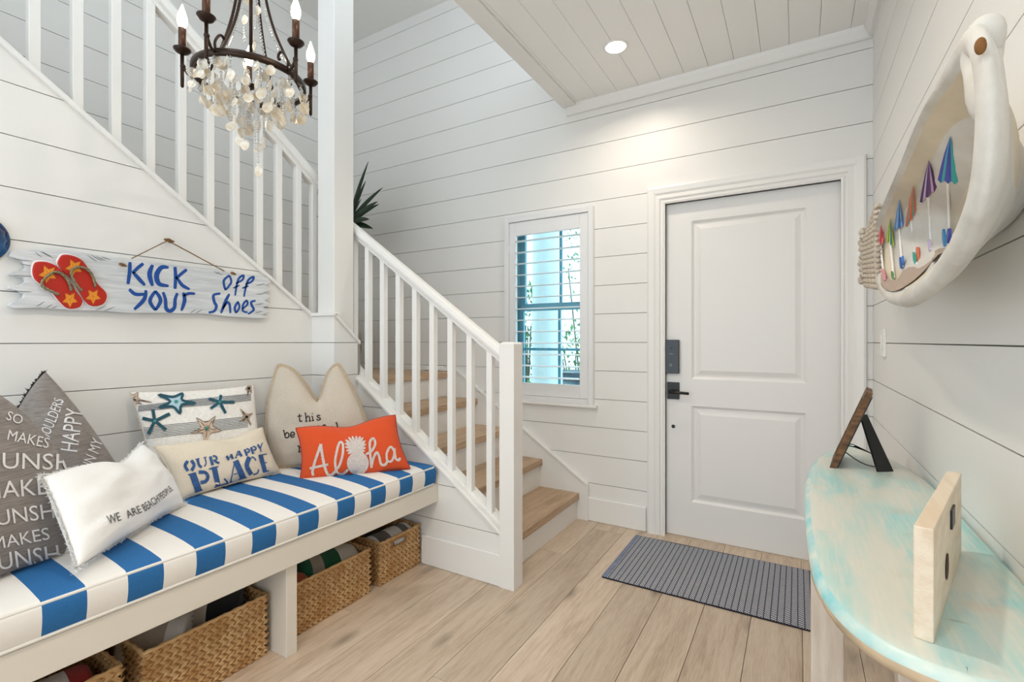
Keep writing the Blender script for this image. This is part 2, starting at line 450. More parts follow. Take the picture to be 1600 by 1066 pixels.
# ------------------------------------------------------------------ railings
rl = thing('stair_railing', 'white painted railing of the lower flight with round handrail and newel post', 'railing', (-1.2, 2.03, 0))
mb = MB().prism([(-1.2, zcap1(-1.2)), (-2.235, zcap1(-2.235)), (-2.36, zcap1(-2.36)), (-2.36, zcap1(-2.36) - .022), (-1.2, zcap1(-1.2) - .022)], 'y', YF - .014, YF + .1)
bevel(mb.build('cap_board', M_TRIM, rl), .004)
def zr1(x): return 1.146 + (-1.235 - x) * .703       # rail top
for i in range(9):
    x0 = -2.326 + .1231 * i; w_ = .033
    p = [(x0, zcap1(x0) - .002), (x0 + w_, zcap1(x0 + w_) - .002), (x0 + w_, zr1(x0 + w_) - .06), (x0, zr1(x0) - .06)]
    bevel(MB().prism(p, 'y', 2.018, 2.051).build('baluster', M_TRIM, rl), .002)
    x1 = x0 + w_; x2 = x0 + .1231 if i < 8 else -1.24
    MB().prism([(x1, zcap1(x1) - .002), (x2, zcap1(x2) - .002), (x2, zcap1(x2) + .014), (x1, zcap1(x1) + .014)], 'y', 2.018, 2.051).build('fillet', M_TRIM, rl)
prof = [(-.018, -.078), (.018, -.078), (.02, -.058), (.031, -.05), (.034, -.034), (.029, -.014), (.016, -.002), (0, 0), (-.016, -.002), (-.029, -.014), (-.034, -.034), (-.031, -.05), (-.02, -.058)]
v = [(x, 2.035 + a, zr1(x) + b) for x in (-2.37, -1.237) for a, b in prof]; n = len(prof)
obj('handrail', v, [tuple(range(n)), tuple(range(2 * n - 1, n - 1, -1))] + [(i, n + i, n + (i + 1) % n, (i + 1) % n) for i in range(n)], M_TRIM, rl)
mb = MB().box(-1.24, -1.158, YF - .016, YF + .07, 0, 1.175)
nw = bevel(mb.build('newel_post', M_TRIM, rl), .002)
a, b, c_, d_ = -1.24, -1.158, YF - .016, YF + .07
v = [(a, c_, 1.175), (b, c_, 1.175), (b, d_, 1.175), (a, d_, 1.175)]
v += [(a + .012, c_ + .012, 1.185), (b - .012, c_ + .012, 1.185), (b - .012, d_ - .012, 1.185), (a + .012, d_ - .012, 1.185)]
obj('newel_cap', v, [(0, 1, 5, 4), (1, 2, 6, 5), (2, 3, 7, 6), (3, 0, 4, 7), (4, 5, 6, 7)], M_TRIM, nw)
r2 = thing('stair_railing', 'white painted railing of the upper flight above the hanging sign', 'railing', (XL - .03, 1.6, 1.4))
mb = MB().prism([(YR, zcap2(YR) - .024), (1.84, zcap2(1.84) - .024), (1.84, zcap2(1.84)), (YR, zcap2(YR))], 'x', XL - .1, XL + .014)
bevel(mb.build('cap_board', M_TRIM, r2), .004)
def zr2(y): return 2.16 + (1.886 - y) * .704
ys = [.629 - .1247 * k for k in range(1, 8)][::-1] + [.629, .755, .880, 1.004, 1.131, 1.255, 1.379, 1.504, 1.615, 1.735, 1.84]
xa = XL - .048; xb = XL - .012
for i, y0 in enumerate(ys):
    p = [(y0, zcap2(y0) - .003), (y0 + .034, zcap2(y0 + .034) - .003), (y0 + .034, zr2(y0 + .034) - .05), (y0, zr2(y0) - .05)]
    bevel(MB().prism(p, 'x', xa, xb).build('baluster', M_TRIM, r2), .002)
prof = [(-.02, -.085), (.02, -.085), (.02, -.055), (.034, -.055), (.034, -.012), (.028, 0), (-.028, 0), (-.034, -.012), (-.034, -.055), (-.02, -.055)]
xc = XL - .03
v = [(xc + a, y, zr2(y) + b) for y in (YR, 1.9) for a, b in prof]; n = len(prof)
obj('handrail', v, [tuple(range(n - 1, -1, -1)), tuple(range(n, 2 * n))] + [(i, (i + 1) % n, n + (i + 1) % n, n + i) for i in range(n)], M_TRIM, r2)
po = bevel(MB().box(-2.39, -2.25, 1.838, 1.978, 1.19, ZU).build('square_post', M_TRIM), .004); tag(po, 'tall white square post rising from the stair corner to the ceiling', 'post')

# ------------------------------------------------------------------ window and shutter
M_SASH = mat('sash_blue_backlight', (120, 176, 194), .4)  # blue of the backlight and tinted glass put into the sash colour
def glass(name, tint, gl=.06):
    m = bpy.data.materials.new(name); m.use_nodes = True; nt = m.node_tree; nt.nodes.clear()
    o = nd(nt, 'ShaderNodeOutputMaterial'); t = nd(nt, 'ShaderNodeBsdfTransparent'); g = nd(nt, 'ShaderNodeBsdfGlossy')
    t.inputs[0].default_value = tint; g.inputs['Roughness'].default_value = .02
    mx = nd(nt, 'ShaderNodeMixShader'); mx.inputs[0].default_value = gl
    nt.links.new(t.outputs[0], mx.inputs[1]); nt.links.new(g.outputs[0], mx.inputs[2]); nt.links.new(mx.outputs[0], o.inputs[0])
    return m
M_GLASS = glass('tinted_glass', (.80, .97, 1.0, 1))
wx0, wx1, wz0, wz1 = WIN
wn = thing('window_1', 'double hung window with sashes coloured blue for the backlight behind the white shutter', 'window', (-1.495, YB + .1, wz0)); wn['kind'] = 'structure'
mb = MB()
mb.box(wx0 - .02, wx0, YB, YB + .14, wz0 - .02, wz1 + .02); mb.box(wx1, wx1 + .02, YB, YB + .14, wz0 - .02, wz1 + .02)
mb.box(wx0, wx1, YB, YB + .14, wz1, wz1 + .02); mb.box(wx0, wx1, YB, YB + .14, wz0 - .02, wz0)
mb.build('window_jamb', M_TRIM, wn)
for (z0, z1, yy, hm) in ((wz0, 1.455, YB + .095, 1.13), (1.42, wz1, YB + .12, None)):
    mb = MB(); w_ = .055
    mb.box(wx0, wx0 + w_, yy, yy + .025, z0, z1); mb.box(wx1 - w_, wx1, yy, yy + .025, z0, z1)
    mb.box(wx0 + w_, wx1 - w_, yy, yy + .025, z0, z0 + .045); mb.box(wx0 + w_, wx1 - w_, yy, yy + .025, z1 - .045, z1)
    sh = mb.build('sash', M_SASH, wn)
    box('muntin', -1.467, -1.449, yy + .004, yy + .02, z0 + .045, z1 - .045, M_SASH, sh)
    if hm: box('muntin', wx0 + w_, wx1 - w_, yy + .005, yy + .019, hm - .009, hm + .009, M_SASH, sh)
    box('pane', wx0 + w_, wx1 - w_, yy + .001, yy + .003, z0 + .045, z1 - .045, M_GLASS, sh)
bevel(box('window_sill', -1.86, -1.133, YB - .035, YB, .748, .767, M_TRIM, wn), .004)
sh = thing('plantation_shutter', 'white plantation shutter with open horizontal louvers beside the stairs', 'shutter', (-1.495, YB, .767))
x0, x1, z0, z1 = -1.837, -1.155, .767, 2.08
M_SHUT = mat('shutter_paint', (236, 236, 236), .35)
mb = MB(); w_ = .036
for (a, b, c, d) in ((x0, x0 + w_, z0, z1), (x1 - w_, x1, z0, z1), (x0 + w_, x1 - w_, z0, z0 + w_), (x0 + w_, x1 - w_, z1 - w_, z1)): mb.box(a, b, YB - .03, YB + .02, c, d)
bevel(mb.build('shutter_frame', M_SHUT, sh), .003)
for a, b in ((x0 + w_ + .002, -1.745), (-1.252, x1 - w_ - .002)): bevel(box('stile', a, b, YB - .022, YB + .006, z0 + w_ + .002, z1 - w_ - .002, M_SHUT, sh), .003)
for a, b in ((z0 + w_ + .002, .894), (1.945, z1 - w_ - .002)): bevel(box('rail', -1.745, -1.252, YB - .022, YB + .006, a, b, M_SHUT, sh), .003)
for i in range(13):
    z = .894 + (i + .5) * (1.051 / 13); t = math.radians(4)
    pts = []
    for k in range(12):
        q = 2 * math.pi * k / 12; a = .036 * math.cos(q); b = .0048 * math.sin(q)
        pts.append((YB - .008 + a * math.cos(t) - b * math.sin(t), z + a * math.sin(t) + b * math.cos(t)))
    MB().prism(pts, 'x', -1.744, -1.253).build('louver', M_SHUT, sh)
for z in (1.82, 1.0): box('hinge', x0 + .028, x0 + .044, YB - .034, YB - .02, z, z + .06, M_SHUT, sh)

# ------------------------------------------------------------------ front door
dx0, dx1, _, dz1 = DOOR
dr = thing('door_1', 'white two panel front door with black keypad and lever', 'door', (-.25, 3.06, 0)); dr['kind'] = 'structure'
YD = 3.055
P = [(-.555, .047, .955, 1.918), (-.555, .047, .215, .806)]
mb = MB()
for r in rect_minus((dx0 + .003, dx1 - .003, .008, dz1 - .003), P): mb.box(r[0], r[1], YD, YD + .045, r[2], r[3])
slab = mb.build('slab', M_DOOR, dr)
for (a, b, c, d) in P:
    steps = [(0, 0), (.006, .0), (.012, .006), (.02, .012), (.028, .012), (.034, .011), (.058, .003), (.062, .003)]
    v = []
    for ins, dep in steps: v += [(a + ins, YD + dep, c + ins), (b - ins, YD + dep, c + ins), (b - ins, YD + dep, d - ins), (a + ins, YD + dep, d - ins)]
    f = [(i * 4 + k, i * 4 + (k + 1) % 4, i * 4 + 4 + (k + 1) % 4, i * 4 + 4 + k) for i in range(len(steps) - 1) for k in range(4)]
    k = (len(steps) - 1) * 4; f.append((k, k + 1, k + 2, k + 3))
    k0 = len(v); v += [(a, YD + .04, c), (b, YD + .04, c), (b, YD + .04, d), (a, YD + .04, d)]; f.append((k0 + 3, k0 + 2, k0 + 1, k0))
    f += [(k0 + i, k0 + (i + 1) % 4, (i + 1) % 4, i) for i in range(4)]
    obj('door_panel', v, f, M_DOOR, slab)
mb = MB()
mb.box(dx0 - .03, dx0, YB, YD + .06, 0, dz1 + .03); mb.box(dx1, dx1 + .03, YB, YD + .06, 0, dz1 + .03); mb.box(dx0, dx1, YB, YD + .06, dz1, dz1 + .03)
mb.build('jamb', M_TRIM, dr)
box('threshold', dx0, dx1, YB + .02, YD + .06, -.005, .006, M_FLOOR, dr)
# casing
prof = [(-.004, 0), (-.004, .016), (.006, .02), (.012, .014), (.022, .014), (.028, .022), (.05, .02), (.062, .026), (.078, .028), (.09, .03), (.1, .026), (.104, .016), (.104, 0)]
v = []
for (o_, d) in prof:
    v += [(dx0 - o_, YB - d, 0), (dx0 - o_, YB - d, dz1 + o_), (dx1 + o_, YB - d, dz1 + o_), (dx1 + o_, YB - d, 0)]
f = [(i * 4 + k, i * 4 + k + 1, i * 4 + 4 + k + 1, i * 4 + 4 + k) for i in range(len(prof) - 1) for k in range(3)]
cs = obj('trim_5', v, [q[::-1] for q in f], M_TRIM); struct(cs, 'white moulded casing around the front door', 'trim')
# lock set
kp = bevel(box('keypad_lock', -.697, -.617, YD - .028, YD, .992, 1.197, M_BLACKG, dr), .003)
M_GREY = mat('grey_print', (120, 120, 122), .5)
box('key_mark', -.672, -.648, YD - .0292, YD - .028, 1.108, 1.115, M_GREY, kp)
box('key_mark', -.671, -.655, YD - .0292, YD - .028, 1.036, 1.052, M_GREY, kp)
MB().lathe([(.005, 0), (.005, -.001)], (-.66, YD - .028, 1.145), 12, ax='y').build('key_mark', M_BLACK, kp)
pl = bevel(box('lever_plate', -.69, -.618, YD - .012, YD, .835, .938, M_BLACK, dr), .002)
mb = MB().tube([(-.662, YD - .012, .882), (-.662, YD - .05, .882)], .012, 12)
mb.tube([(-.664, YD - .05, .882), (-.62, YD - .052, .88), (-.555, YD - .052, .877)], [.011, .009, .008], 10)
mb.build('lever', M_BLACK, pl, smooth=True)
MB().lathe([(.011, 0), (.011, -.004), (.009, -.005)], (-.655, YD, .667), 14, ax='y').build('door_viewer', M_BLACK, dr, smooth=False)
# ------------------------------------------------------------------ recessed downlights
def downlight(x, y, label, watts=DOWNLIGHT_W):
    t = thing('downlight', label, 'light', (x, y, ZC), 'recessed ceiling downlights')
    MB().lathe([(.052, -.003), (.062, -.005), (.068, -.002), (.068, .0)], (x, y, ZC), 28).build('trim_ring', M_TRIM, t, smooth=True)
    MB().lathe([(.05, -.0065), (.052, -.0045)], (x, y, ZC), 28).build('lens', M_LED, t)
    ld = bpy.data.lights.new('downlight_lamp', 'AREA'); ld.shape = 'DISK'; ld.size = .1; ld.energy = watts; ld.color = (1, .87, .72); ld.spread = math.radians(150)
    lo = bpy.data.objects.new('downlight_lamp', ld); C.objects.link(lo); lo.parent = t; lo.location = (0, 0, -.012)
downlight(-.845, 2.534, 'lit round recessed downlight in the plank ceiling near the front door')
downlight(-.6, 1.0, 'lit round recessed downlight in the plank ceiling above the camera', 9)
downlight(-.6, -.6, 'unseen recessed downlight assumed in the plank ceiling behind the camera', 10)  # out of view, added to warm the bench side of the hall
# ------------------------------------------------------------------ surfaces you can print on
class Pillow:
    def __init__(s, BL, BR, TR, TL, thick, ca=.06, cb=.06, back=.6, dip=0, dipw=.28, seed=0, wr=.004, pw=.42, dipc=0, dp=2):
        s.c = [Vector(p) for p in (BL, BR, TR, TL)]; s.t = thick; s.ca = ca; s.cb = cb; s.back = back; s.dip = dip; s.dw = dipw; s.seed = seed; s.wr = wr; s.pw = pw; s.dc = dipc; s.dp = dp
        e = s.c[1] - s.c[0] + s.c[2] - s.c[3]; u = s.c[3] - s.c[0] + s.c[2] - s.c[1]
        n = e.cross(u).normalized(); cen = sum(s.c, Vector()) / 4
        if n.dot(Vector((0, 0, CAM_H)) - cen) < 0: n = -n
        s.n = n
    def P(s, a, b, side=1):
        aa = a * (1 - s.ca * (1 - b * b)); bb = b * (1 - s.cb * (1 - a * a))
        if s.dip: bb -= s.dip * math.exp(-(abs(a - s.dc) / s.dw) ** s.dp) * max(0, (b + .55) / 1.55) ** 2.2
        x, y = (aa + 1) / 2, (bb + 1) / 2
        c = s.c
        p = c[0] * ((1 - x) * (1 - y)) + c[1] * (x * (1 - y)) + c[2] * (x * y) + c[3] * ((1 - x) * y)
        k = max(0, (1 - a * a) * (1 - b * b))
        th = s.t * k ** s.pw
        if s.dip: th *= 1 - .45 * math.exp(-((a - s.dc) / (s.dw * .7)) ** 2) * max(0, b + .1)
        if side > 0 and s.wr:
            q = noise.noise(Vector((a * 2.2 + s.seed, b * 2.2, s.seed))) + .5 * noise.noise(Vector((a * 3 + b * 4 + s.seed, b * 6 - a * 2, 3.1)))
            th += s.wr * q * min(1, k * 3) * 2
        return p + s.n * (th if side > 0 else -th * s.back)
    def N(s, a, b):
        e = .01; d1 = s.P(a + e, b) - s.P(a - e, b); d2 = s.P(a, b + e) - s.P(a, b - e)
        n = d1.cross(d2); n = n.normalized() if n.length > 1e-9 else s.n
        return n if n.dot(s.n) > 0 else -n
    def inv(s, u, v):
        a = b = 0
        for _ in range(9):
            p = proj(s.P(a, b)); e = .004
            pa = proj(s.P(a + e, b)); pb = proj(s.P(a, b + e))
            ax, ay = (pa[0] - p[0]) / e, (pa[1] - p[1]) / e; bx, by = (pb[0] - p[0]) / e, (pb[1] - p[1]) / e
            det = ax * by - bx * ay
            if abs(det) < 1e-6: break
            dx, dy = u - p[0], v - p[1]
            da = (dx * by - bx * dy) / det; db = (ax * dy - dx * ay) / det
            a = max(-.99, min(.99, a + max(-.4, min(.4, da)))); b = max(-.99, min(.99, b + max(-.4, min(.4, db))))
        return a, b
    def at(s, u, v, off=.002):
        a, b = s.inv(u, v); return s.P(a, b) + s.N(a, b) * off
    def mesh(s, n=26):
        mb = MB()
        def g(i): t = -1 + 2 * i / n; return math.copysign(abs(math.sin(t * math.pi / 2)), t)
        for side in (1, -1):
            v = [s.P(g(i), g(j), side) for i in range(n + 1) for j in range(n + 1)]
            f = [(i * (n + 1) + j, (i + 1) * (n + 1) + j, (i + 1) * (n + 1) + j + 1, i * (n + 1) + j + 1) for i in range(n) for j in range(n)]
            e = (s.c[1] - s.c[0]).cross(s.c[3] - s.c[0]).dot(s.n) * side
            mb.add(v, f if e > 0 else [q[::-1] for q in f])
        return mb
    def outline(s, n=16):
        L = []
        for i in range(n): L.append(s.P(-1 + 2 * i / n, -1))
        for i in range(n): L.append(s.P(1, -1 + 2 * i / n))
        for i in range(n): L.append(s.P(1 - 2 * i / n, 1))
        for i in range(n): L.append(s.P(-1, 1 - 2 * i / n))
        return L
class PlaneX:
    def __init__(s, x): s.x = x
    def at(s, u, v, off=0): return Vector(onx(u, v, s.x + off))
def zoomer(ox, oy, sc): return lambda p: (ox + p[0] / sc, oy + p[1] / sc)
def stroke(mb, surf, Z, pts, w, n=5, off=.002, taper=0, closed=False, mi=0):
    pts = cat_rom(pts, n, closed); m = len(pts); v = []
    for i, p in enumerate(pts):
        if closed: q0, q1 = pts[i - 1], pts[(i + 1) % m]
        else: q0, q1 = pts[max(0, i - 1)], pts[min(m - 1, i + 1)]
        tx, ty = q1[0] - q0[0], q1[1] - q0[1]; L = math.hypot(tx, ty) or 1
        t = i / max(1, m - 1); ww = w * (1 - taper * abs(2 * t - 1) ** 2) / 2
        nx, ny = -ty / L * ww, tx / L * ww
        for sgn in (1, -1):
            q = Z((p[0] + nx * sgn, p[1] + ny * sgn)); v.append(surf.at(q[0], q[1], off))
    f = [(2 * i, 2 * i + 1, (2 * i + 3) % (2 * m), (2 * i + 2) % (2 * m)) for i in range(m if closed else m - 1)]
    mb.add(v, f, mi)
def fillpoly(mb, surf, Z, pts, off=.002, mi=0):
    c = (sum(p[0] for p in pts) / len(pts), sum(p[1] for p in pts) / len(pts)); v = []
    rings = (1, .66, .33); n = len(pts)
    for r in rings:
        for p in pts:
            q = Z((c[0] + (p[0] - c[0]) * r, c[1] + (p[1] - c[1]) * r)); v.append(surf.at(q[0], q[1], off))
    q = Z(c); v.append(surf.at(q[0], q[1], off))
    f = [(k * n + i, k * n + (i + 1) % n, (k + 1) * n + (i + 1) % n, (k + 1) * n + i) for k in range(2) for i in range(n)]
    f += [(2 * n + i, 2 * n + (i + 1) % n, 3 * n) for i in range(n)]
    mb.add(v, f, mi)
_tc = {}
def glyphs(text, bold=.0):
    if (text, bold) in _tc: return _tc[(text, bold)]
    cu_ = bpy.data.curves.new('t', 'FONT'); cu_.body = text; cu_.resolution_u = 3; cu_.offset = bold
    o = bpy.data.objects.new('t', cu_); C.objects.link(o)
    dg = bpy.context.evaluated_depsgraph_get(); me = bpy.data.meshes.new_from_object(o.evaluated_get(dg))
    bpy.data.objects.remove(o); bpy.data.curves.remove(cu_)
    bm = bmesh.new(); bm.from_mesh(me); bpy.data.meshes.remove(me)
    for _ in range(3):
        L = [e for e in bm.edges if e.calc_length() > .22]
        if not L: break
        bmesh.ops.subdivide_edges(bm, edges=L, cuts=1); bmesh.ops.triangulate(bm, faces=bm.faces)
    bm.verts.ensure_lookup_table()
    v = [(q.co.x, q.co.y) for q in bm.verts]; f = [tuple(x.index for x in q.verts) for q in bm.faces]; bm.free()
    xs = [p[0] for p in v]; x0, x1 = min(xs), max(xs); H = .69
    r = [((p[0] - x0) / (x1 - x0), p[1] / H) for p in v], f
    _tc[(text, bold)] = r; return r
def text_px(mb, surf, Z, text, p0, p1, h, off=.002, bold=.012, h1=None):
    g, f = glyphs(text, bold); dx, dy = p1[0] - p0[0], p1[1] - p0[1]; L = math.hypot(dx, dy); up = (dy / L, -dx / L); v = []
    for s_, t in g:
        hh = h + ((h1 or h) - h) * s_
        q = Z((p0[0] + dx * s_ + up[0] * hh * t, p0[1] + dy * s_ + up[1] * hh * t)); v.append(surf.at(q[0], q[1], off))
    mb.add(v, f)

# ------------------------------------------------------------------ bench
be = thing('built_in_bench', 'long white painted bench with open storage below against the left wall', 'bench', (-2.0, .8, 0))
MB().box(XL + .003, -1.665, YR + 1.2, YP - .003, .405, .44).box(XP + .001, -1.665, YP - .001, YF - .002, .405, .44).build('seat_board', M_BENCH, be)
bevel(box('apron', -1.665, -1.63, YR + 1.2, YF - .002, .345, .44, M_BENCH, be), .003)
for y in (1.13, .02): bevel(box('divider', XL + .003, -1.648, y, y + .045, 0, .405, M_BENCH, be), .002)
box('cleat', XP + .001, -1.665, YF - .025, YF - .002, .345, .405, M_BENCH, be)
# striped seat cushion
m = bpy.data.materials.new('striped_canvas'); m.use_nodes = True; nt = m.node_tree; b = nt.nodes['Principled BSDF']
geo = nd(nt, 'ShaderNodeTexCoord'); sx = nd(nt, 'ShaderNodeSeparateXYZ'); nt.links.new(geo.outputs['Object'], sx.inputs[0])
CY0 = (YR + 1.2 + 1.979) / 2
ph = math_n(nt, 'FRACT', math_n(nt, 'DIVIDE', math_n(nt, 'ADD', sx.outputs[1], CY0 - .472 + 18.0), .1797))
sel = math_n(nt, 'LESS_THAN', ph, .495)
nz = nd(nt, 'ShaderNodeTexNoise'); nz.inputs['Scale'].default_value = 350; nt.links.new(geo.outputs['Object'], nz.inputs[0])
blue = mixc(nt, nz.outputs[0], lin((24, 92, 152)), lin((44, 116, 176)))
nt.links.new(mixc(nt, sel, lin((238, 234, 228)), blue), b.inputs['Base Color']); b.inputs['Roughness'].default_value = .85
nz2 = nd(nt, 'ShaderNodeTexNoise'); nz2.inputs['Scale'].default_value = 9; nz2.inputs['Detail'].default_value = 3; nt.links.new(geo.outputs['Object'], nz2.inputs[0])
bp = nd(nt, 'ShaderNodeBump'); bp.inputs['Strength'].default_value = .35; bp.inputs['Distance'].default_value = .01
nt.links.new(nz2.outputs[0], bp.inputs['Height']); nt.links.new(bp.outputs[0], b.inputs['Normal'])
M_STRIPE = m
cx0, cx1, cy0, cy1, cz0, cz1 = XL + .006, -1.63, YR + 1.2, 1.979, .4405, .538
def cush(p):
    x, y, z = p
    t = (x - cx0) / (cx1 - cx0); k = max(0, 1 - (2 * t - 1) ** 4)
    e = max(0, 1 - ((2 * (y - cy0) / (cy1 - cy0)) - 1) ** 40)
    if z > (cz0 + cz1) / 2: z += .018 * k * e + .003 * noise.noise(Vector((x * 5, y * 5, 0)))
    if x > cx1 - .1: x += .012 * math.sin(math.pi * (z - cz0) / (cz1 - cz0 + .02)) * (t - .8) * 5 if t > .8 else 0
    if y > 1.8: x = cx1 - (cx1 - x) * (cx1 - XP - .006) / (cx1 - cx0) * min(1, 1) if x < cx1 - .05 else x
    return (x, y, z)
cu_ = thing('bench_cushion', 'long blue and white striped seat cushion with white piping on the bench', 'cushion', (-2.0, CY0, .44))
o = roundbox(cx0, cx1, cy0, cy1, cz0, cz1, .016, 14, 60, 4, cush).build('cover', M_STRIPE, cu_, smooth=True); weld(o)
M_PIPE = mat('piping_canvas', (233, 229, 222), .8)
for z, dx in ((cz1 - .006, .002), (cz0 + .006, .002)):
    q = .008
    path = [(cx1 + dx, cy0 + .02 + (cy1 - cy0 - .045) * i / 30, z) for i in range(31)] + [(cx1 - .012, cy1 - .002, z)] + [(cx1 - .03 - (cx1 - cx0 - .05) * i / 8, cy1 + .001, z) for i in range(9)]
    MB().tube(path, .005, 6).build('piping', M_PIPE, cu_, smooth=True)
# ------------------------------------------------------------------ pillows
def fabric(name, rgb, rgb2=None, var=.05, vs=260, bump=.35, stretch=(1, 1, 1)):
    return mat(name, rgb, .9, bump=bump, bscale=420, var=var, vscale=vs, rgb2=rgb2, stretch=stretch, sheen=.15)
M_ORANGE = fabric('orange_cotton', (226, 82, 32)); M_ORPIPE = mat('orange_piping', (170, 48, 26), .8)
M_LINEN = fabric('beige_linen', (208, 197, 182), (196, 184, 168)); M_FUR = fabric('tan_fringe', (216, 198, 172), (184, 158, 126), bump=1)
M_CREAM = fabric('cream_canvas', (238, 226, 206), var=.04); M_WHITE = fabric('white_cotton', (250, 249, 247), var=.01)
M_GRAY = fabric('grey_chambray', (152, 144, 138), (124, 116, 111), vs=60, stretch=(1, .15, 8)); M_DKFR = mat('dark_fringe', (64, 54, 54), .95)
M_LETW = mat('white_print', (226, 224, 224), .8); M_LETG = mat('grey_print_ink', (92, 92, 94), .85); M_LETK = mat('black_print_ink', (28, 26, 26), .85)
M_NAVY = mat('blue_stencil_ink', (58, 98, 156), .85, var=.15, vscale=60); M_EMB = fabric('white_embroidery', (238, 228, 220), (214, 196, 190), vs=200, bump=1)
M_TEAL = mat('teal_applique', (36, 84, 100), .85, bump=.6, bscale=300); M_LBLUE = mat('pale_blue_print', (176, 206, 218), .85); M_GREEN = mat('sea_green_bead', (36, 138, 128), .5)
M_SAND = mat('sand_applique', (214, 192, 170), .9, bump=.6, bscale=300)
def pillow(label, surf, m, n=26):
    cen = sum(surf.c, Vector()) / 4
    t = thing('throw_pillow', label, 'pillow', (cen.x, cen.y, min(p.z for p in surf.c)), 'throw pillows on the bench')
    o = surf.mesh(n).build('cover', m, t, smooth=True); weld(o, .0006); return t
def fringe(surf, t, m, name='fringe', L=.014, N=420, sides=(0, 1, 2, 3), tip=0, seed=1, wd=.0022):
    rn = random.Random(seed); mb = MB()
    for i in range(N):
        s_ = rn.choice(sides); q = rn.uniform(-1, 1)
        a, b = [(q, -1), (1, q), (q, 1), (-1, q)][s_]
        p = surf.P(a, b); cen = surf.P(a * .9, b * .9, 1) * .5 + surf.P(a * .9, b * .9, -1) * .5
        d = (p - cen).normalized() + Vector((rn.gauss(0, .35), rn.gauss(0, .35), rn.gauss(0, .35))) + surf.n * rn.uniform(-.2, .5); d.normalize()
        l = L * rn.uniform(.5, 1.3) * (1 + tip * max(0, abs(q) - .85) * 6)
        sd = d.cross(Vector((rn.random(), rn.random(), rn.random()))).normalized() * wd
        q0 = p - d * .004; bend = Vector((rn.gauss(0, .3), rn.gauss(0, .3), rn.gauss(0, .3))) * l
        mb.add([q0 - sd, q0 + sd, p + d * l * .6 + sd * .8, p + d * l * .6 - sd * .8, p + d * l + bend], [(0, 1, 2, 3), (3, 2, 4)])
        sd2 = sd.cross(d).normalized() * wd
        mb.add([q0 - sd2, q0 + sd2, p + d * l * .6 + sd2 * .8, p + d * l * .6 - sd2 * .8, p + d * l + bend], [(0, 1, 2, 3), (3, 2, 4)])
    o = mb.build(name, m, t); o['kind'] = 'stuff'; return o
# beige pillow
pb = Pillow((-2.255, 1.47, .56), (-1.915, 1.80, .56), (-2.135, 1.765, 1.077), (-2.325, 1.55, 1.066), .085, ca=-.2, cb=.0, dip=.82, dipw=.42, seed=2, wr=.006, dipc=.1, dp=1.35)
t = pillow('tall beige linen pillow printed with black typewriter words behind the orange one', pb, M_LINEN, 34)
MB().tube(pb.outline(40), .0125, 7, closed=True).build('fur_trim', M_FUR, t, smooth=True)
fringe(pb, t, M_FUR, 'trim_fibres', .009, 900, (1, 2, 3), seed=4, wd=.0016)
Z4 = zoomer(400, 560, 5.33); mb = MB()
ST = [[(362, 462), (364, 515), (372, 526), (386, 520)], [(345, 484), (384, 479)], [(413, 456), (420, 524)], [(418, 500), (434, 481), (446, 492), (449, 522)], [(405, 458), (414, 456)], [(410, 526), (428, 523)], [(440, 524), (458, 520)],
      [(470, 483), (475, 518)], [(462, 484), (471, 482)], [(465, 521), (484, 517)], [(468, 457), (471, 463)], [(535, 482), (520, 474), (508, 482), (520, 494), (536, 502), (530, 513), (514, 514), (505, 506)],
      [(233, 600), (245, 658)], [(225, 603), (234, 599)], [(242, 640), (258, 619), (275, 630), (272, 654), (252, 662), (244, 650)], [(292, 641), (320, 635), (312, 616), (295, 620), (289, 642), (300, 658), (322, 650)],
      [(350, 612), (372, 612), (378, 645)], [(376, 628), (354, 632), (354, 648), (374, 644)], [(400, 610), (405, 638), (424, 638), (430, 605)], [(468, 575), (474, 620), (488, 622)], [(455, 592), (486, 586)],
      [(520, 578), (526, 618)], [(518, 560), (521, 566)], [(562, 618), (556, 570), (566, 556), (582, 560)], [(546, 584), (574, 578)], [(605, 572), (610, 604), (626, 606), (636, 594)], [(634, 566), (642, 602)], [(672, 536), (684, 602)], [(662, 540), (673, 536)], [(672, 606), (692, 600)],
      [(358, 728), (364, 780)], [(346, 730), (359, 727)], [(352, 780), (374, 777)], [(364, 742), (384, 726), (396, 738), (398, 776)], [(398, 740), (416, 724), (428, 736), (430, 770)]]
for s_ in ST: stroke(mb, pb, Z4, s_, 9, 4, .0025)
mb.build('lettering', M_LETK, t)
# orange pillow
po_ = Pillow((-1.975, 1.424, .55), (-1.668, 1.824, .553), (-1.792, 1.848, .806), (-2.066, 1.466, .772), .062, ca=.07, cb=.0, dip=.24, dipw=.45, seed=9, wr=.003)
t = pillow('orange lumbar pillow with white embroidered Aloha and pineapple', po_, M_ORANGE)
MB().tube(po_.outline(18), .0042, 6, closed=True).build('piping', M_ORPIPE, t, smooth=True)
mb = MB()
for s_, w_ in (([(478, 975), (472, 940), (492, 860), (520, 780), (540, 715)], 22), ([(540, 715), (552, 800), (570, 890), (595, 960), (630, 968), (668, 930)], 23), ([(448, 918), (520, 902), (602, 884)], 20),
               ([(655, 945), (695, 890), (722, 800), (722, 715), (695, 705), (672, 780), (660, 870), (675, 945), (720, 962), (765, 925)], 20),
               ([(915, 800), (965, 770), (992, 710), (975, 668), (948, 700), (950, 790), (962, 912)], 20), ([(962, 900), (978, 830), (1005, 785), (1025, 820), (1040, 880), (1075, 885), (1095, 850)], 20),
               ([(1148, 770), (1118, 738), (1088, 790), (1092, 850), (1125, 858), (1148, 810), (1150, 750)], 19), ([(1150, 752), (1160, 830), (1186, 850), (1198, 830)], 19)):
    stroke(mb, po_, Z4, s_, w_, 5, .003)
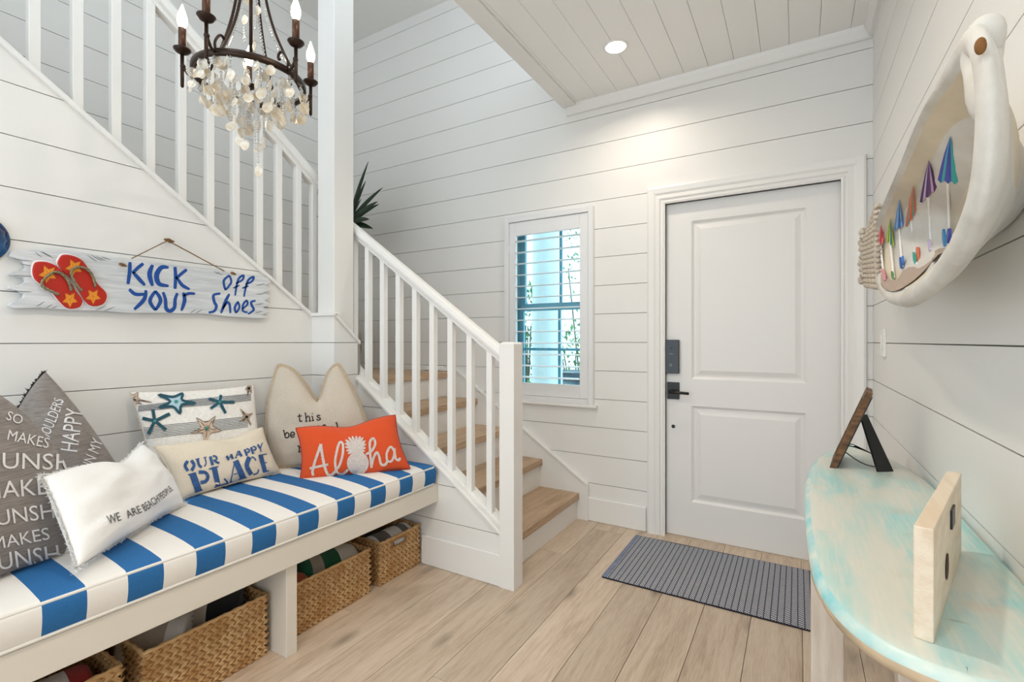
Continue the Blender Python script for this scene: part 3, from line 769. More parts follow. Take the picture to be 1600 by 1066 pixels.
mb.build('lettering', M_EMB, t)
mb = MB()
fillpoly(mb, po_, Z4, [(848 + 92 * math.cos(q * math.pi / 10), 872 + 94 * math.sin(q * math.pi / 10)) for q in range(20)], .0045)
fillpoly(mb, po_, Z4, [(838 + 58 * math.cos(q * math.pi / 6), 745 + 62 * math.sin(q * math.pi / 6)) for q in range(12)], .004)
for e in [(742, 682), (738, 712), (742, 742), (752, 772), (764, 796), (768, 660), (800, 652), (835, 650), (868, 652), (892, 662), (912, 688), (916, 718), (914, 748), (908, 775), (896, 796), (752, 700), (905, 700)]:
    stroke(mb, po_, Z4, [(838 + (e[0] - 838) * .35, 760 + (e[1] - 760) * .35), (838 + (e[0] - 838) * .7, 752 + (e[1] - 752) * .75), e], 20, 4, .0035, taper=.75)
mb.build('pineapple', M_EMB, t)
# our happy place pillow
pp = Pillow((-2.115, .985, .558), (-2.135, 1.432, .558), (-2.238, 1.405, .768), (-2.215, .94, .766), .058, ca=.05, cb=.1, dip=.13, dipw=.3, seed=5, wr=.004, dipc=.25)
t = pillow('cream canvas lumbar pillow stencilled OUR HAPPY PLACE in blue', pp, M_CREAM)
fringe(pp, t, M_CREAM, 'frayed_edge', .006, 1400, seed=6, wd=.0014)
MB().tube(pp.outline(18), .004, 6, closed=True).build('hem', M_CREAM, t, smooth=True)
Z2 = zoomer(190, 590, 5.33); wd_ = [MB(), MB(), MB()]
for s_, w_ in (([(550, 696), (528, 735), (552, 780)], 26), ([(578, 692), (603, 730), (582, 776)], 26), ([(630, 680), (642, 728), (665, 748)], 22), ([(692, 668), (703, 715), (688, 742)], 10), ([(612, 684), (648, 676)], 7), ([(680, 670), (705, 664)], 7),
               ([(738, 660), (755, 726)], 24), ([(758, 655), (786, 662), (788, 686), (762, 692)], 14), ([(772, 694), (790, 706), (812, 712)], 16), ([(742, 730), (768, 724)], 7),
               ([(872, 655), (890, 690)], 20), ([(908, 640), (924, 680)], 20), ([(888, 668), (915, 660)], 8), ([(966, 614), (948, 668)], 8), ([(970, 614), (998, 658)], 20), ([(955, 648), (985, 640)], 7), ([(940, 672), (958, 668)], 6),
               ([(1022, 600), (1040, 650)], 18), ([(1036, 596), (1060, 602), (1060, 620), (1042, 626)], 12), ([(1030, 654), (1052, 648)], 6), ([(1076, 582), (1092, 634)], 18), ([(1090, 577), (1114, 583), (1114, 602), (1096, 608)], 12), ([(1084, 638), (1104, 632)], 6),
               ([(1130, 560), (1152, 592)], 16), ([(1170, 546), (1154, 590), (1160, 618)], 9),
               ([(588, 798), (640, 945)], 58), ([(552, 812), (600, 798)], 10), ([(606, 955), (672, 932)], 10), ([(640, 790), (695, 792), (718, 830), (695, 866), (655, 876)], 28),
               ([(768, 745), (802, 900)], 44), ([(726, 764), (806, 742)], 9), ([(770, 912), (882, 880)], 10), ([(852, 842), (872, 862), (884, 884)], 14),
               ([(940, 700), (906, 868)], 9), ([(946, 694), (1012, 838)], 50), ([(930, 806), (988, 792)], 8), ([(900, 870), (920, 862)], 8), ([(970, 848), (1042, 830)], 8),
               ([(1064, 664), (1040, 735), (1078, 808)], 38), ([(1080, 662), (1104, 672), (1116, 694)], 10), ([(1092, 808), (1128, 796), (1140, 764)], 11),
               ([(1154, 648), (1192, 786)], 36), ([(1140, 650), (1206, 638)], 8), ([(1175, 716), (1208, 708)], 8), ([(1180, 788), (1226, 776)], 8)):
    k_ = 0 if s_[0][1] < 790 and s_[0][0] < 820 and s_[-1][1] < 785 and s_[0][1] < 745 and s_[-1][0] < 815 and s_[0] not in ((768, 745), (726, 764)) else 1 if s_[-1][1] < 690 and s_[0][1] < 682 and s_[0] not in ((1064, 664), (1080, 662), (1140, 650)) else 2
    stroke(wd_[k_], pp, Z2, s_, w_, 4, .0025)
for q in wd_: q.build('lettering', M_NAVY, t)
# starfish pillow
ps = Pillow((-2.24, .955, .556), (-2.215, 1.40, .556), (-2.362, 1.437, .968), (-2.392, .926, .978), .062, ca=.04, cb=.06, back=.25, seed=12, wr=.005)
t = pillow('white pillow with starfish and thin navy line bands leaning on the wall', ps, mat('white_pillow_linen', (246, 243, 237), .9, bump=.3, bscale=400, var=.05, vscale=90))
mb = MB()
for k in range(8):
    f_ = k / 7
    stroke(mb, ps, Z2, [(140, 238 + 46 * f_), (420, 205 + 52 * f_), (700, 175 + 56 * f_), (900, 155 + 56 * f_), (1075, 138 + 54 * f_)], 3.0, 4, .0022)
    stroke(mb, ps, Z2, [(170, 425 + 90 * f_), (420, 392 + 92 * f_), (640, 372 + 90 * f_), (860, 348 + 88 * f_), (1050, 325 + 86 * f_)], 4, 4, .0022)
mb.build('line_bands', mat('navy_line_ink', (52, 66, 84), .85), t)
def starpts(c, arms, inner): 
    L = []
    n = len(arms)
    for i, a in enumerate(arms):
        L.append(a); b_ = arms[(i + 1) % n]; mx_ = ((a[0] + b_[0]) / 2 - c[0], (a[1] + b_[1]) / 2 - c[1]); l = math.hypot(*mx_) or 1
        L.append((c[0] + mx_[0] / l * inner, c[1] + mx_[1] / l * inner))
    return L
a1 = [(505, 140), (612, 218), (485, 300), (310, 252), (305, 148)]
mb = MB(); fillpoly(mb, ps, Z2, starpts((455, 205), a1, 52), .003, 1); stroke(mb, ps, Z2, starpts((455, 205), a1, 50), 21, 4, .0045, closed=True); fillpoly(mb, ps, Z2, [(452 + 16 * math.cos(q), 205 + 14 * math.sin(q)) for q in (0, .8, 1.6, 2.4, 3.2, 4, 4.8, 5.6)], .005, 2)
mb.build('starfish_patch', [M_TEAL, M_LBLUE, M_GREEN], t)
for c_, arms, w_ in (((815, 208), [(825, 150), (935, 210), (862, 300), (738, 262), (722, 180)], 24), ((275, 366), [(258, 268), (400, 305), (368, 438), (228, 470), (178, 340)], 27)):
    mb = MB(); fillpoly(mb, ps, Z2, starpts(c_, [(c_[0] + (a[0] - c_[0]) * 1.12, c_[1] + (a[1] - c_[1]) * 1.12) for a in arms], 34), .003, 1)
    for a in arms: stroke(mb, ps, Z2, [c_, a], w_, 4, .0045)
    fillpoly(mb, ps, Z2, [(c_[0] + 13 * math.cos(q), c_[1] + 12 * math.sin(q)) for q in (0, .8, 1.6, 2.4, 3.2, 4, 4.8, 5.6)], .0055, 2)
    mb.build('starfish_patch', [M_TEAL, M_LBLUE if c_[0] > 500 else M_CREAM, M_GREEN], t)
M_DK = M_LETK
for c_, arms, inn in (((708, 425), [(778, 325), (828, 445), (695, 552), (568, 470), (620, 338)], 50), ((1035, 330), [(1085, 300), (1075, 400), (1000, 372), (975, 372), (985, 262)], 22), ((1055, 95), [(1075, 75), (1078, 130), (1045, 155), (1030, 100), (1050, 78)], 20), ((100, 185), [(135, 130), (255, 210), (170, 225), (115, 250), (75, 145)], 40)):
    mb = MB(); fillpoly(mb, ps, Z2, starpts(c_, arms, inn), .0035, 0); stroke(mb, ps, Z2, starpts(c_, arms, inn), 5, 3, .004, closed=True, mi=3)
    for a in starpts(c_, arms, inn): stroke(mb, ps, Z2, [c_, (c_[0] + (a[0] - c_[0]) * .6, c_[1] + (a[1] - c_[1]) * .6)], 4, 2, .0045, mi=1)
    fillpoly(mb, ps, Z2, [(c_[0] + 14 * math.cos(q), c_[1] + 12 * math.sin(q)) for q in (0, 1.05, 2.1, 3.14, 4.2, 5.25)], .005, 2 if c_[0] == 708 else 1)
    mb.build('starfish_patch', [M_SAND, M_DK, M_GREEN, mat('brown_edge_thread', (120, 100, 88), .9)], t)
fringe(ps, t, M_CREAM, 'frayed_edge', .007, 260, (1, 2, 3), seed=8)
# white pillow
pw_ = Pillow((-1.682, .53, .575), (-2.028, .955, .565), (-2.15, .868, .797), (-1.835, .502, .806), .085, ca=.03, cb=.05, dip=.26, dipw=.42, seed=15, wr=.006, dipc=.3)
t = pillow('white cotton lumbar pillow printed WE ARE BEACH PEOPLE at the front', pw_, M_WHITE, 30)
fringe(pw_, t, M_WHITE, 'frayed_edge', .0075, 3200, tip=1.3, seed=16, wd=.0016)
Z3 = zoomer(60, 680, 4.635); mb = MB()
for tx, p0, p1, h0, h1 in (('WE', (508, 648), (598, 618), 62, 60), ('ARE', (645, 606), (748, 560), 58, 54), ('BEACH', (770, 552), (878, 478), 54, 50), ('PEOPLE', (890, 470), (972, 398), 48, 40)):
    mb = MB(); text_px(mb, pw_, Z3, tx, p0, p1, h0, .0022, .0, h1); mb.build('lettering', M_LETG, t)
# grey pillows
pg = Pillow((-1.775, .076, .56), (-1.872, .56, .56), (-2.03, .452, 1.04), (-1.93, .02, 1.04), .095, ca=-.34, cb=.0, dip=.3, dipw=.5, seed=21, wr=.004, dipc=-.2)
t = pillow('grey chambray pillow with white lettering rows at the left frame edge', pg, M_GRAY, 30)
Z1 = zoomer(0, 620, 3.55); mb = MB()
for tx, p0, p1, h0 in (('SO', (28, 128), (112, 158), 50), ('MAKES', (36, 240), (262, 288), 56), ('SUNSHI', (-62, 398), (430, 410), 88), ('MAKES', (-90, 572), (330, 536), 92), ('SUNSH', (-78, 724), (300, 672), 82), ('MAKES', (-40, 850), (275, 790), 66), ('SUNSH', (-70, 968), (330, 910), 90)):
    mb = MB(); text_px(mb, pg, Z1, tx, p0, p1, h0, .0025, .0); mb.build('lettering', M_LETW, t)
pg2 = Pillow((-2.135, .665, .55), (-2.2, .805, .735), (-2.372, .657, 1.077), (-2.34, .53, .80), .08, ca=-.08, cb=-.1, seed=31, wr=.009, back=.4)
t = pillow('grey chambray pillow with dark fringed seam tucked behind the lettered ones', pg2, M_GRAY, 26)
fringe(pg2, t, M_DKFR, 'fringe', .01, 500, (2,), seed=9, wd=.0025)
Z5 = zoomer(0, 540, 5.33); mb = MB()
for tx, p0, p1, h0 in (('SHOULDERS', (392, 830), (532, 462), 88), ('HAPPY', (640, 888), (690, 540), 140), ('IN MY', (772, 1010), (855, 800), 95)):
    mb = MB(); text_px(mb, pg2, Z5, tx, p0, p1, h0, .0025, .0); mb.build('lettering', M_LETW, t)
# ------------------------------------------------------------------ baskets and towels
M_HYA = mat('water_hyacinth_weave', (214, 178, 128), .7, var=.3, vscale=22, rgb2=(182, 136, 84), bump=.5, bscale=220, coord='Object')
M_HYD = mat('basket_core', (158, 116, 72), .9)
def basket(label, x0, x1, y0, y1, h, hole=None):
    t = thing('woven_basket', label, 'basket', ((x0 + x1) / 2, (y0 + y1) / 2, 0), 'woven storage baskets under the bench')
    mb = MB(); w_ = .006; e = .006
    mb.box(x0 + e, x1 - e, y0 + e, y1 - e, 0.002, .01)
    mb.box(x0 + e, x0 + e + w_, y0 + e, y1 - e, .01, h); mb.box(x0 + e, x1 - e, y0 + e, y0 + e + w_, .01, h); mb.box(x0 + e, x1 - e, y1 - e - w_, y1 - e, .01, h)
    for r in rect_minus((y0 + e, y1 - e, .01, h), [hole] if hole else []): mb.box(x1 - e - w_, x1 - e, r[0], r[1], r[2], r[3])
    mb.build('liner', M_HYD, t)
    mb = MB(); rn = random.Random(label)
    rows = int(h / .0128)
    def lump(c, d, n, L, wd, th):
        u_ = d.normalized(); v_ = n.cross(u_).normalized()
        V = [c - u_ * L, c + v_ * wd - u_ * L * .15, c + n * th, c - v_ * wd + u_ * L * .15, c + u_ * L]
        mb.add(V, [(0, 3, 2), (0, 2, 1), (4, 2, 3), (4, 1, 2)] )
    def side(o_, ex, n, W, hole_=None):
        cell = .0245; k = int(W / cell)
        for r in range(rows):
            z = (r + .5) * h / rows; sg = 1 if r % 2 else -1
            for i in range(k):
                u_ = (i + .5 + (.25 if r % 2 else -.25) * .6) * W / k
                p = o_ + ex * u_ + Vector((0, 0, z))
                if hole_ and hole_[0] - .004 < p.y < hole_[1] + .004 and hole_[2] - .004 < z < hole_[3] + .004: continue
                d = ex * 1.0 + Vector((0, 0, .5 * sg + rn.gauss(0, .08)))
                lump(p + n * rn.uniform(-.0005, .001), d, n, .0165 * rn.uniform(.9, 1.15), .0074, .0085 * rn.uniform(.8, 1.2))
    side(Vector((x1 - e, y0, 0)), Vector((0, 1, 0)), Vector((1, 0, 0)), y1 - y0, hole)
    side(Vector((x0, y0 + e, 0)), Vector((1, 0, 0)), Vector((0, -1, 0)), x1 - x0)
    side(Vector((x0, y1 - e, 0)), Vector((1, 0, 0)), Vector((0, 1, 0)), x1 - x0)
    side(Vector((x0 + e + w_, y1 - .01, 0)), Vector((0, -1, 0)), Vector((1, 0, 0)), y1 - y0 - .02)
    side(Vector((x1 - .01, y1 - e - w_, 0)), Vector((-1, 0, 0)), Vector((0, -1, 0)), x1 - x0 - .02)
    o = mb.build('weave', M_HYA, t, smooth=True); o['kind'] = 'stuff'
    pts = []
    for (a, b, c_, d_) in ((x1 - e, y0 + e, x1 - e, y1 - e), (x1 - e, y1 - e, x0 + e, y1 - e), (x0 + e, y1 - e, x0 + e, y0 + e), (x0 + e, y0 + e, x1 - e, y0 + e)):
        L = math.hypot(c_ - a, d_ - b); k = int(L / .012)
        for i in range(k): pts.append((a + (c_ - a) * i / k, b + (d_ - b) * i / k, h + .0015 * math.sin(i * 1.7)))
    MB().tube(pts, [.0062 + .001 * math.sin(i * 1.9) for i in range(len(pts))], 6, closed=True).build('rim', M_HYA, t, smooth=True)
    return t
HB = .225
basket('small woven basket at the far end of the bench holding a grey striped towel', -2.14, -1.735, 1.688, 1.978, HB - .018, (1.78, 1.87, .16, .185))
basket('woven basket right of the bench divider holding green striped towel', -2.14, -1.735, 1.216, 1.632, HB - .018)
basket('large woven basket left of the bench divider holding rolled towels', -2.14, -1.73, .702, 1.112, HB)
basket('woven basket at the lower left corner holding a red and white towel', -2.14, -1.725, .245, .652, HB)
def towel(label, a, b, r, bands, flat=.85, seed=0):
    # a rolled towel with the axis from a to b, bands = [(upto fraction, rgb)]
    a, b = Vector(a), Vector(b); ax = (b - a).normalized(); up = Vector((0, 0, 1)); sd = ax.cross(up).normalized(); up = sd.cross(ax)
    n, m_ = 28, 40; t = thing('rolled_towel', label, 'towel', (a + b) / 2 - Vector((0, 0, r)), 'rolled towels in the baskets')
    mb = MB(); v = []
    def ringp(fr, rs): 
        c = a + (b - a) * fr
        L = []
        for k in range(n):
            q = 2 * math.pi * k / n; rr = rs * (1 + .02 * math.sin(3 * q + seed) + .012 * noise.noise(Vector((fr * 6, q, seed))))
            L.append(c + sd * rr * math.cos(q) + up * rr * flat * math.sin(q))
        return L
    mats = []; f = []; mi = []
    for _, c in bands:
        mats.append(mat('towel_terry', c, .95, bump=.8, bscale=260, sheen=.2))
    frs = [i / m_ for i in range(m_ + 1)]
    for fr in frs: v += ringp(fr, r * (1 - .06 * (abs(2 * fr - 1) ** 12)))
    for i in range(m_):
        mid = (frs[i] + frs[i + 1]) / 2; idx = next(j for j, (u_, _) in enumerate(bands) if mid <= u_ + 1e-6)
        for k in range(n): f.append((i * n + k, (i + 1) * n + k, (i + 1) * n + (k + 1) % n, i * n + (k + 1) % n)); mi.append(idx)
    mb.v = [tuple(p) for p in v]; mb.f = f; mb.mi = mi
    # spiral ends
    for fr, out, idx in ((0, -1, 0), (1, 1, len(bands) - 1)):
        c = a + (b - a) * fr
        for j in range(5):
            r0, r1 = r * .94 * (1 - j / 5), r * .94 * (1 - (j + 1) / 5) + .001
            k0 = len(mb.v); L = []
            for rr, dp in ((r0, 0), ((r0 + r1) / 2, .006), (r1, -.001)):
                for k in range(n):
                    q = 2 * math.pi * k / n; L.append(c + ax * out * dp + sd * rr * math.cos(q) + up * rr * flat * math.sin(q))
            ff = [(i * n + k, (i + 1) * n + k, (i + 1) * n + (k + 1) % n, i * n + (k + 1) % n) for i in range(2) for k in range(n)]
            mb.add(L, ff if out < 0 else [q[::-1] for q in ff], idx)
    mb.build('roll', mats, t, smooth=True)
W_, G_ = (232, 228, 222), (110, 106, 104)
towel('grey and white banded rolled towel in the far small basket', (-1.835, 1.705, .15), (-1.82, 1.955, .155), .07, [(.12, W_), (.42, G_), (.72, W_), (.9, G_), (1, W_)], seed=1)
towel('dark rolled towel behind the grey banded one in the far small basket', (-2.03, 1.71, .11), (-2.03, 1.95, .11), .075, [(1, (70, 66, 40))], seed=2)
towel('green grey and white banded towel rolled in the basket right of the divider', (-1.9, 1.335, .165), (-1.86, 1.61, .13), .095, [(.16, (20, 92, 66)), (.36, (170, 158, 146)), (.66, (14, 92, 62)), (1, (222, 214, 204))], seed=3)
towel('terracotta rolled towel in the basket right of the divider', (-1.82, 1.235, .14), (-1.84, 1.325, .14), .07, [(1, (186, 84, 52))], seed=4)
towel('taupe towel with pale rolled end in the left part of the large basket', (-1.95, .74, .16), (-1.83, .88, .16), .09, [(.72, (172, 160, 146)), (1, (222, 218, 214))], seed=5)
towel('taupe towel with black rolled end in the right part of the large basket', (-1.95, .93, .17), (-1.83, 1.07, .175), .09, [(.45, (190, 178, 164)), (1, (22, 22, 26))], seed=6)
towel('dark folded towel deep in the large basket', (-2.06, .75, .11), (-2.06, 1.06, .11), .07, [(1, (40, 36, 36))], seed=6)
towel('red and white banded rolled towel in the lower left basket', (-1.86, .30, .14), (-1.83, .60, .15), .085, [(.35, (170, 36, 34)), (.85, (226, 220, 216)), (1, (160, 34, 34))], seed=7)
# ------------------------------------------------------------------ hanging sign
XSg = XL + .03
sg = thing('hanging_sign', 'whitewashed wooden sign reading kick your off shoes hung by rope', 'sign', (XSg, 1.07, 1.3))
Pz = PlaneX(XSg); Zs = zoomer(0, 0, 1.0)
M_WASH = mat('whitewashed_wood', (226, 228, 230), .7, var=.1, vscale=6, rgb2=(202, 206, 208), stretch=(6, 1.2, 14), bump=.3, bscale=14)
outl = [(18, 393), (60, 389), (100, 391), (150, 398), (176, 402), (240, 409), (300, 417), (350, 424), (362, 427), (400, 430), (418, 434), (424, 441), (414, 446), (426, 452), (412, 457), (424, 464), (413, 470), (423, 476), (411, 481), (421, 488), (409, 492), (420, 496), (402, 498), (350, 494), (318, 490), (296, 490), (250, 489), (200, 489), (160, 486), (130, 485), (100, 484), (60, 481), (20, 482), (13, 477), (20, 472), (36, 466), (38, 460), (30, 455), (13, 451), (14, 446), (32, 445), (40, 440), (38, 434), (14, 430), (16, 425), (34, 424), (41, 418), (36, 408), (14, 400)]
yz = [onx(u, v, XSg)[1:] for u, v in outl]
mb = MB(); n = len(yz); cen = (sum(p[0] for p in yz) / n, sum(p[1] for p in yz) / n)
tris = tessellate_polygon([[Vector((p[0], p[1], 0)) for p in yz]])
v = [(XSg, p[0], p[1]) for p in yz] + [(XSg - .022, p[0], p[1]) for p in yz]
def ccw(q):
    a, b, c = (yz[i] for i in q); return q if (b[0] - a[0]) * (c[1] - a[1]) - (b[1] - a[1]) * (c[0] - a[0]) > 0 else q[::-1]
f = [ccw(tuple(q)) for q in tris] + [tuple(i + n for i in ccw(tuple(q))[::-1]) for q in tris]
A = sum(yz[i][0] * yz[(i + 1) % n][1] - yz[(i + 1) % n][0] * yz[i][1] for i in range(n))
f += [((i, n + i, n + (i + 1) % n, (i + 1) % n) if A > 0 else (i, (i + 1) % n, n + (i + 1) % n, n + i)) for i in range(n)]
bd = bevel(obj('board', v, f, M_WASH, sg), .003, 2, 30)
M_KICK = mat('blue_sign_paint', (12, 76, 158), .55)
Z8 = zoomer(180, 360, 6.4); sw_ = [MB() for _ in range(4)]; si_ = 0
for s_, w_, tp in (([(148, 318), (144, 420), (128, 538)], 30, .3), ([(282, 332), (230, 372), (172, 428)], 27, .2), ([(178, 418), (240, 488), (298, 550)], 30, .5),
                   ([(374, 345), (344, 440), (374, 556)], 38, .6), ([(535, 372), (462, 372), (414, 450), (440, 535), (535, 556)], 40, .75), ([(598, 366), (604, 470), (598, 586)], 27, .15), ([(716, 392), (660, 436), (608, 484)], 25, .1), ([(622, 478), (670, 548), (745, 590)], 27, .6),
                   ([(140, 588), (200, 638), (288, 640)], 28, .3), ([(308, 598), (288, 692), (190, 792)], 32, .5), ([(402, 606), (348, 705), (402, 800)], 30, .5), ([(402, 606), (454, 700), (402, 800)], 30, .5), ([(478, 618), (502, 690), (510, 782), (550, 806), (592, 772), (600, 690), (622, 628)], 30, .4), ([(680, 622), (694, 700), (662, 804)], 30, .6), ([(682, 656), (735, 632), (798, 634)], 22, .3),
                   ([(1142, 450), (1086, 505), (1102, 598)], 19, .3), ([(1142, 450), (1160, 520), (1102, 598)], 17, .3), ([(1200, 652), (1212, 570), (1236, 482), (1282, 452), (1272, 496), (1206, 532)], 18, .4), ([(1178, 578), (1244, 550)], 13, .6), ([(1288, 664), (1306, 570), (1334, 494), (1384, 466), (1368, 510), (1302, 542)], 18, .4), ([(1268, 580), (1334, 556)], 13, .6),
                   ([(1052, 632), (985, 648), (990, 712), (1012, 758), (990, 808), (934, 822)], 23, .4), ([(1142, 636), (1102, 712), (1058, 828)], 24, .5), ([(1076, 786), (1118, 722), (1144, 744), (1152, 828)], 20, .4), ([(1228, 712), (1196, 772), (1208, 828)], 19, .4), ([(1228, 712), (1242, 770), (1208, 828)], 17, .4), ([(1272, 786), (1322, 742), (1314, 704), (1280, 742), (1278, 806), (1324, 820)], 17, .3), ([(1404, 704), (1360, 718), (1370, 758), (1384, 798), (1328, 838)], 19, .4)):
    stroke(sw_[0 if si_ < 8 else 1 if si_ < 15 else 2 if si_ < 21 else 3], Pz, Z8, s_, w_ * 1.28, 6, .0012, tp * .8); si_ += 1
for q in sw_: q.build('lettering', M_KICK, sg)
Z7 = zoomer(20, 370, 8.2)
M_RED = mat('red_paint', (186, 30, 8), .5); M_STAR = mat('yellow_star_paint', (238, 160, 40), .6); M_STAR2 = mat('star_edge_paint', (214, 112, 30), .6); M_BRAID = mat('braided_cord', (170, 156, 120), .8, var=.6, vscale=300, rgb2=(70, 78, 60)); M_LINE = mat('white_outline_paint', (240, 240, 240), .6)
for outline, strap, stars in (
    ([(245, 450), (262, 355), (310, 322), (420, 325), (520, 360), (580, 400), (690, 520), (790, 690), (875, 800), (875, 860), (840, 905), (740, 925), (660, 900), (570, 810), (480, 700), (360, 620), (270, 540)], [(590, 745), (500, 700), (400, 650), (368, 600), (400, 540), (500, 465), (580, 455), (660, 500), (720, 590), (752, 690)], [((450, 478), 118, .2), ((732, 805), 100, 0)]),
    ([(568, 350), (585, 285), (630, 235), (740, 240), (860, 290), (930, 370), (985, 470), (1080, 610), (1180, 710), (1192, 790), (1150, 860), (1060, 890), (980, 880), (920, 830), (860, 740), (760, 570), (640, 450)], [(885, 695), (820, 620), (760, 520), (745, 445), (790, 400), (880, 390), (970, 430), (1030, 520), (1058, 640)], [((785, 395), 110, .2), ((1030, 765), 98, 0)])):
    mb = MB(); L = cat_rom(outline, 3, True)
    pts = [Vector(onx(*Z7(p), XSg)) for p in L]; n = len(pts); cen = sum(pts, Vector()) / n
    ringo = [cen + (p - cen) * 1.06 for p in pts]
    v = [p + Vector((.0015, 0, 0)) for p in ringo] + [p + Vector((.003, 0, 0)) for p in pts] + [p + Vector((.008, 0, 0)) for p in pts] + [cen + (p - cen) * .95 + Vector((.0095, 0, 0)) for p in pts]
    f = [(k * n + i, k * n + (i + 1) % n, (k + 1) * n + (i + 1) % n, (k + 1) * n + i) for k in range(3) for i in range(n)]
    mi = [1] * n + [0] * (2 * n)
    tr = tessellate_polygon([[Vector((p.y, p.z, 0)) for p in pts]])
    for q in tr:
        a, b, c = (pts[i] for i in q); q = tuple(q) if (b.y - a.y) * (c.z - a.z) - (b.z - a.z) * (c.y - a.y) > 0 else tuple(q)[::-1]
        f.append(tuple(3 * n + i for i in q)); mi.append(0)
    ff = obj('flip_flop', [tuple(p) for p in v], f, [M_RED, M_LINE], sg, mi=mi)
    for c_, R_, rot in stars:
        arms = [(c_[0] + R_ * math.cos(rot + math.pi * 2 * k / 5 - math.pi / 2 * 1.0 + .62), c_[1] + R_ * math.sin(rot + math.pi * 2 * k / 5 - math.pi / 2 + .62)) for k in range(5)]
        mb = MB(); SP = starpts(c_, arms, R_ * .5); fillpoly(mb, Pz, Z7, SP, .0105, 0)
        stroke(mb, Pz, Z7, SP, 12, 2, .011, closed=True, mi=1)
        for a in arms: stroke(mb, Pz, Z7, [c_, (c_[0] + (a[0] - c_[0]) * .6, c_[1] + (a[1] - c_[1]) * .6)], 9, 2, .0112, mi=1, taper=.5)
        mb.build('starfish', [M_STAR, M_STAR2], ff)
    pth = [Vector(onx(*Z7(p), XSg + .016)) for p in cat_rom(strap, 5)]
    mb = MB()
    for ph_ in (0, math.pi):
        q = []
        for i, p in enumerate(pth): q.append(p + Vector((.0022 * math.cos(i * .9 + ph_), .0012 * math.sin(i * .9 + ph_), .0022 * math.sin(i * .9 + ph_))))
        mb.tube(q, .0034, 6)
    mb.build('strap', M_BRAID, ff, smooth=True)
# carved nicks along the edges
mb = MB(); Z0 = zoomer(0, 0, 1)
for p, q in (((55, 394), (66, 402)), ((62, 393), (80, 400)), ((66, 393), (84, 404)), ((136, 398), (152, 409)), ((142, 398), (160, 408)), ((150, 400), (166, 408)), ((158, 401), (174, 406)), ((56, 479), (70, 471)), ((70, 482), (82, 475)), ((80, 482), (90, 478)), ((150, 485), (166, 477)), ((162, 486), (180, 479)), ((297, 489), (306, 483)), ((305, 489), (316, 484)), ((335, 424), (342, 428)), ((340, 425), (348, 430)), ((400, 446), (414, 443)), ((400, 460), (414, 458)), ((398, 476), (412, 474)), ((398, 489), (410, 486)), ((20, 404), (50, 408)), ((20, 430), (56, 432)), ((20, 454), (50, 456)), ((30, 412), (55, 416))):
    stroke(mb, Pz, Z0, [p, ((p[0] + q[0]) / 2, (p[1] + q[1]) / 2 + .5), q], 1.1, 3, .0011, .8)
mb.build('carved_nicks', mat('carved_grey', (120, 126, 130), .8), sg, kind='stuff')
def rope_tube(pts, r, twist=2.2):
    mb = MB(); L = [Vector(p) for p in pts]
    for ph_ in (0, 2.1, 4.2):
        mb.tube([p + Vector((.5 * r * math.cos(i * twist + ph_), .3 * r * math.sin(i * twist + ph_), .5 * r * math.sin(i * twist + ph_))) for i, p in enumerate(L)], r * .62, 5)
    return mb
A_, B_, K_ = Vector(onx(206, 404, XSg - .002)), Vector(onx(351, 424, XSg - .002)), Vector(onx(262, 376, XL + .02))
def lerp(a, b, n): return [a + (b - a) * i / n for i in range(n + 1)]
rope_tube(lerp(A_, K_, 30), .0028).build('rope', M_ROPE, sg, smooth=True)
rope_tube(lerp(K_, B_, 36), .0028).build('rope', M_ROPE, sg, smooth=True)
mb = MB()
for dy, dz, r in ((-.008, .002, .008), (.002, .003, .009), (.012, 0, .008), (.02, -.001, .005), (.006, -.006, .006)): mb.ell(K_ + Vector((.004, dy, dz)), (r, r * 1.1, r * .8), 10, 6)
mb.tube([K_ + Vector((-.02, .002, 0)), K_ + Vector((.012, .002, 0))], .003, 6)
mb.build('rope_knot', M_ROPE, sg, smooth=True)
for u, v_ in ((191, 413.5), (364, 427)):
    mb = MB(); p = Vector(onx(u, v_, XSg + .005))
    for dy, dz, r in ((-.004, .001, .0075), (.005, -.001, .007), (.013, -.004, .004)): mb.ell(p + Vector((0, dy, dz)), (r, r, r * .85), 10, 6)
    mb.build('rope_knot', M_ROPE, sg, smooth=True)
# blue ornament at the left frame edge
t = thing('blue_wall_ornament', 'round ribbed deep blue glass ornament on the wall at the left frame edge', 'ornament', (XL + .03, .492, 1.54))
M_BGL = mat('deep_blue_glass', (28, 92, 150), .15, var=.5, vscale=20, rgb2=(10, 40, 84))
mb = MB(); v = []; f = []; n, m_ = 48, 14
for i in range(m_ + 1):
    th = math.pi / 2 * i / m_
    for k in range(n):
        q = 2 * math.pi * k / n; r = .078 * math.sin(th) * (1 + .03 * math.cos(16 * q) * math.sin(th))
        v.append((XL + .004 + .05 * math.cos(th), .490 + r * math.cos(q), 1.545 + r * math.sin(q)))
for i in range(m_):
    for k in range(n): f.append((i * n + k, (i + 1) * n + k, (i + 1) * n + (k + 1) % n, i * n + (k + 1) % n))
obj('dome', v, f, M_BGL, t, smooth=True)
mb = MB().lathe([(.086, 0), (.086, .01), (.078, .014)], (XL, .490, 1.545), 36, ax='x'); mb.build('rim', M_BGL, t, smooth=True)

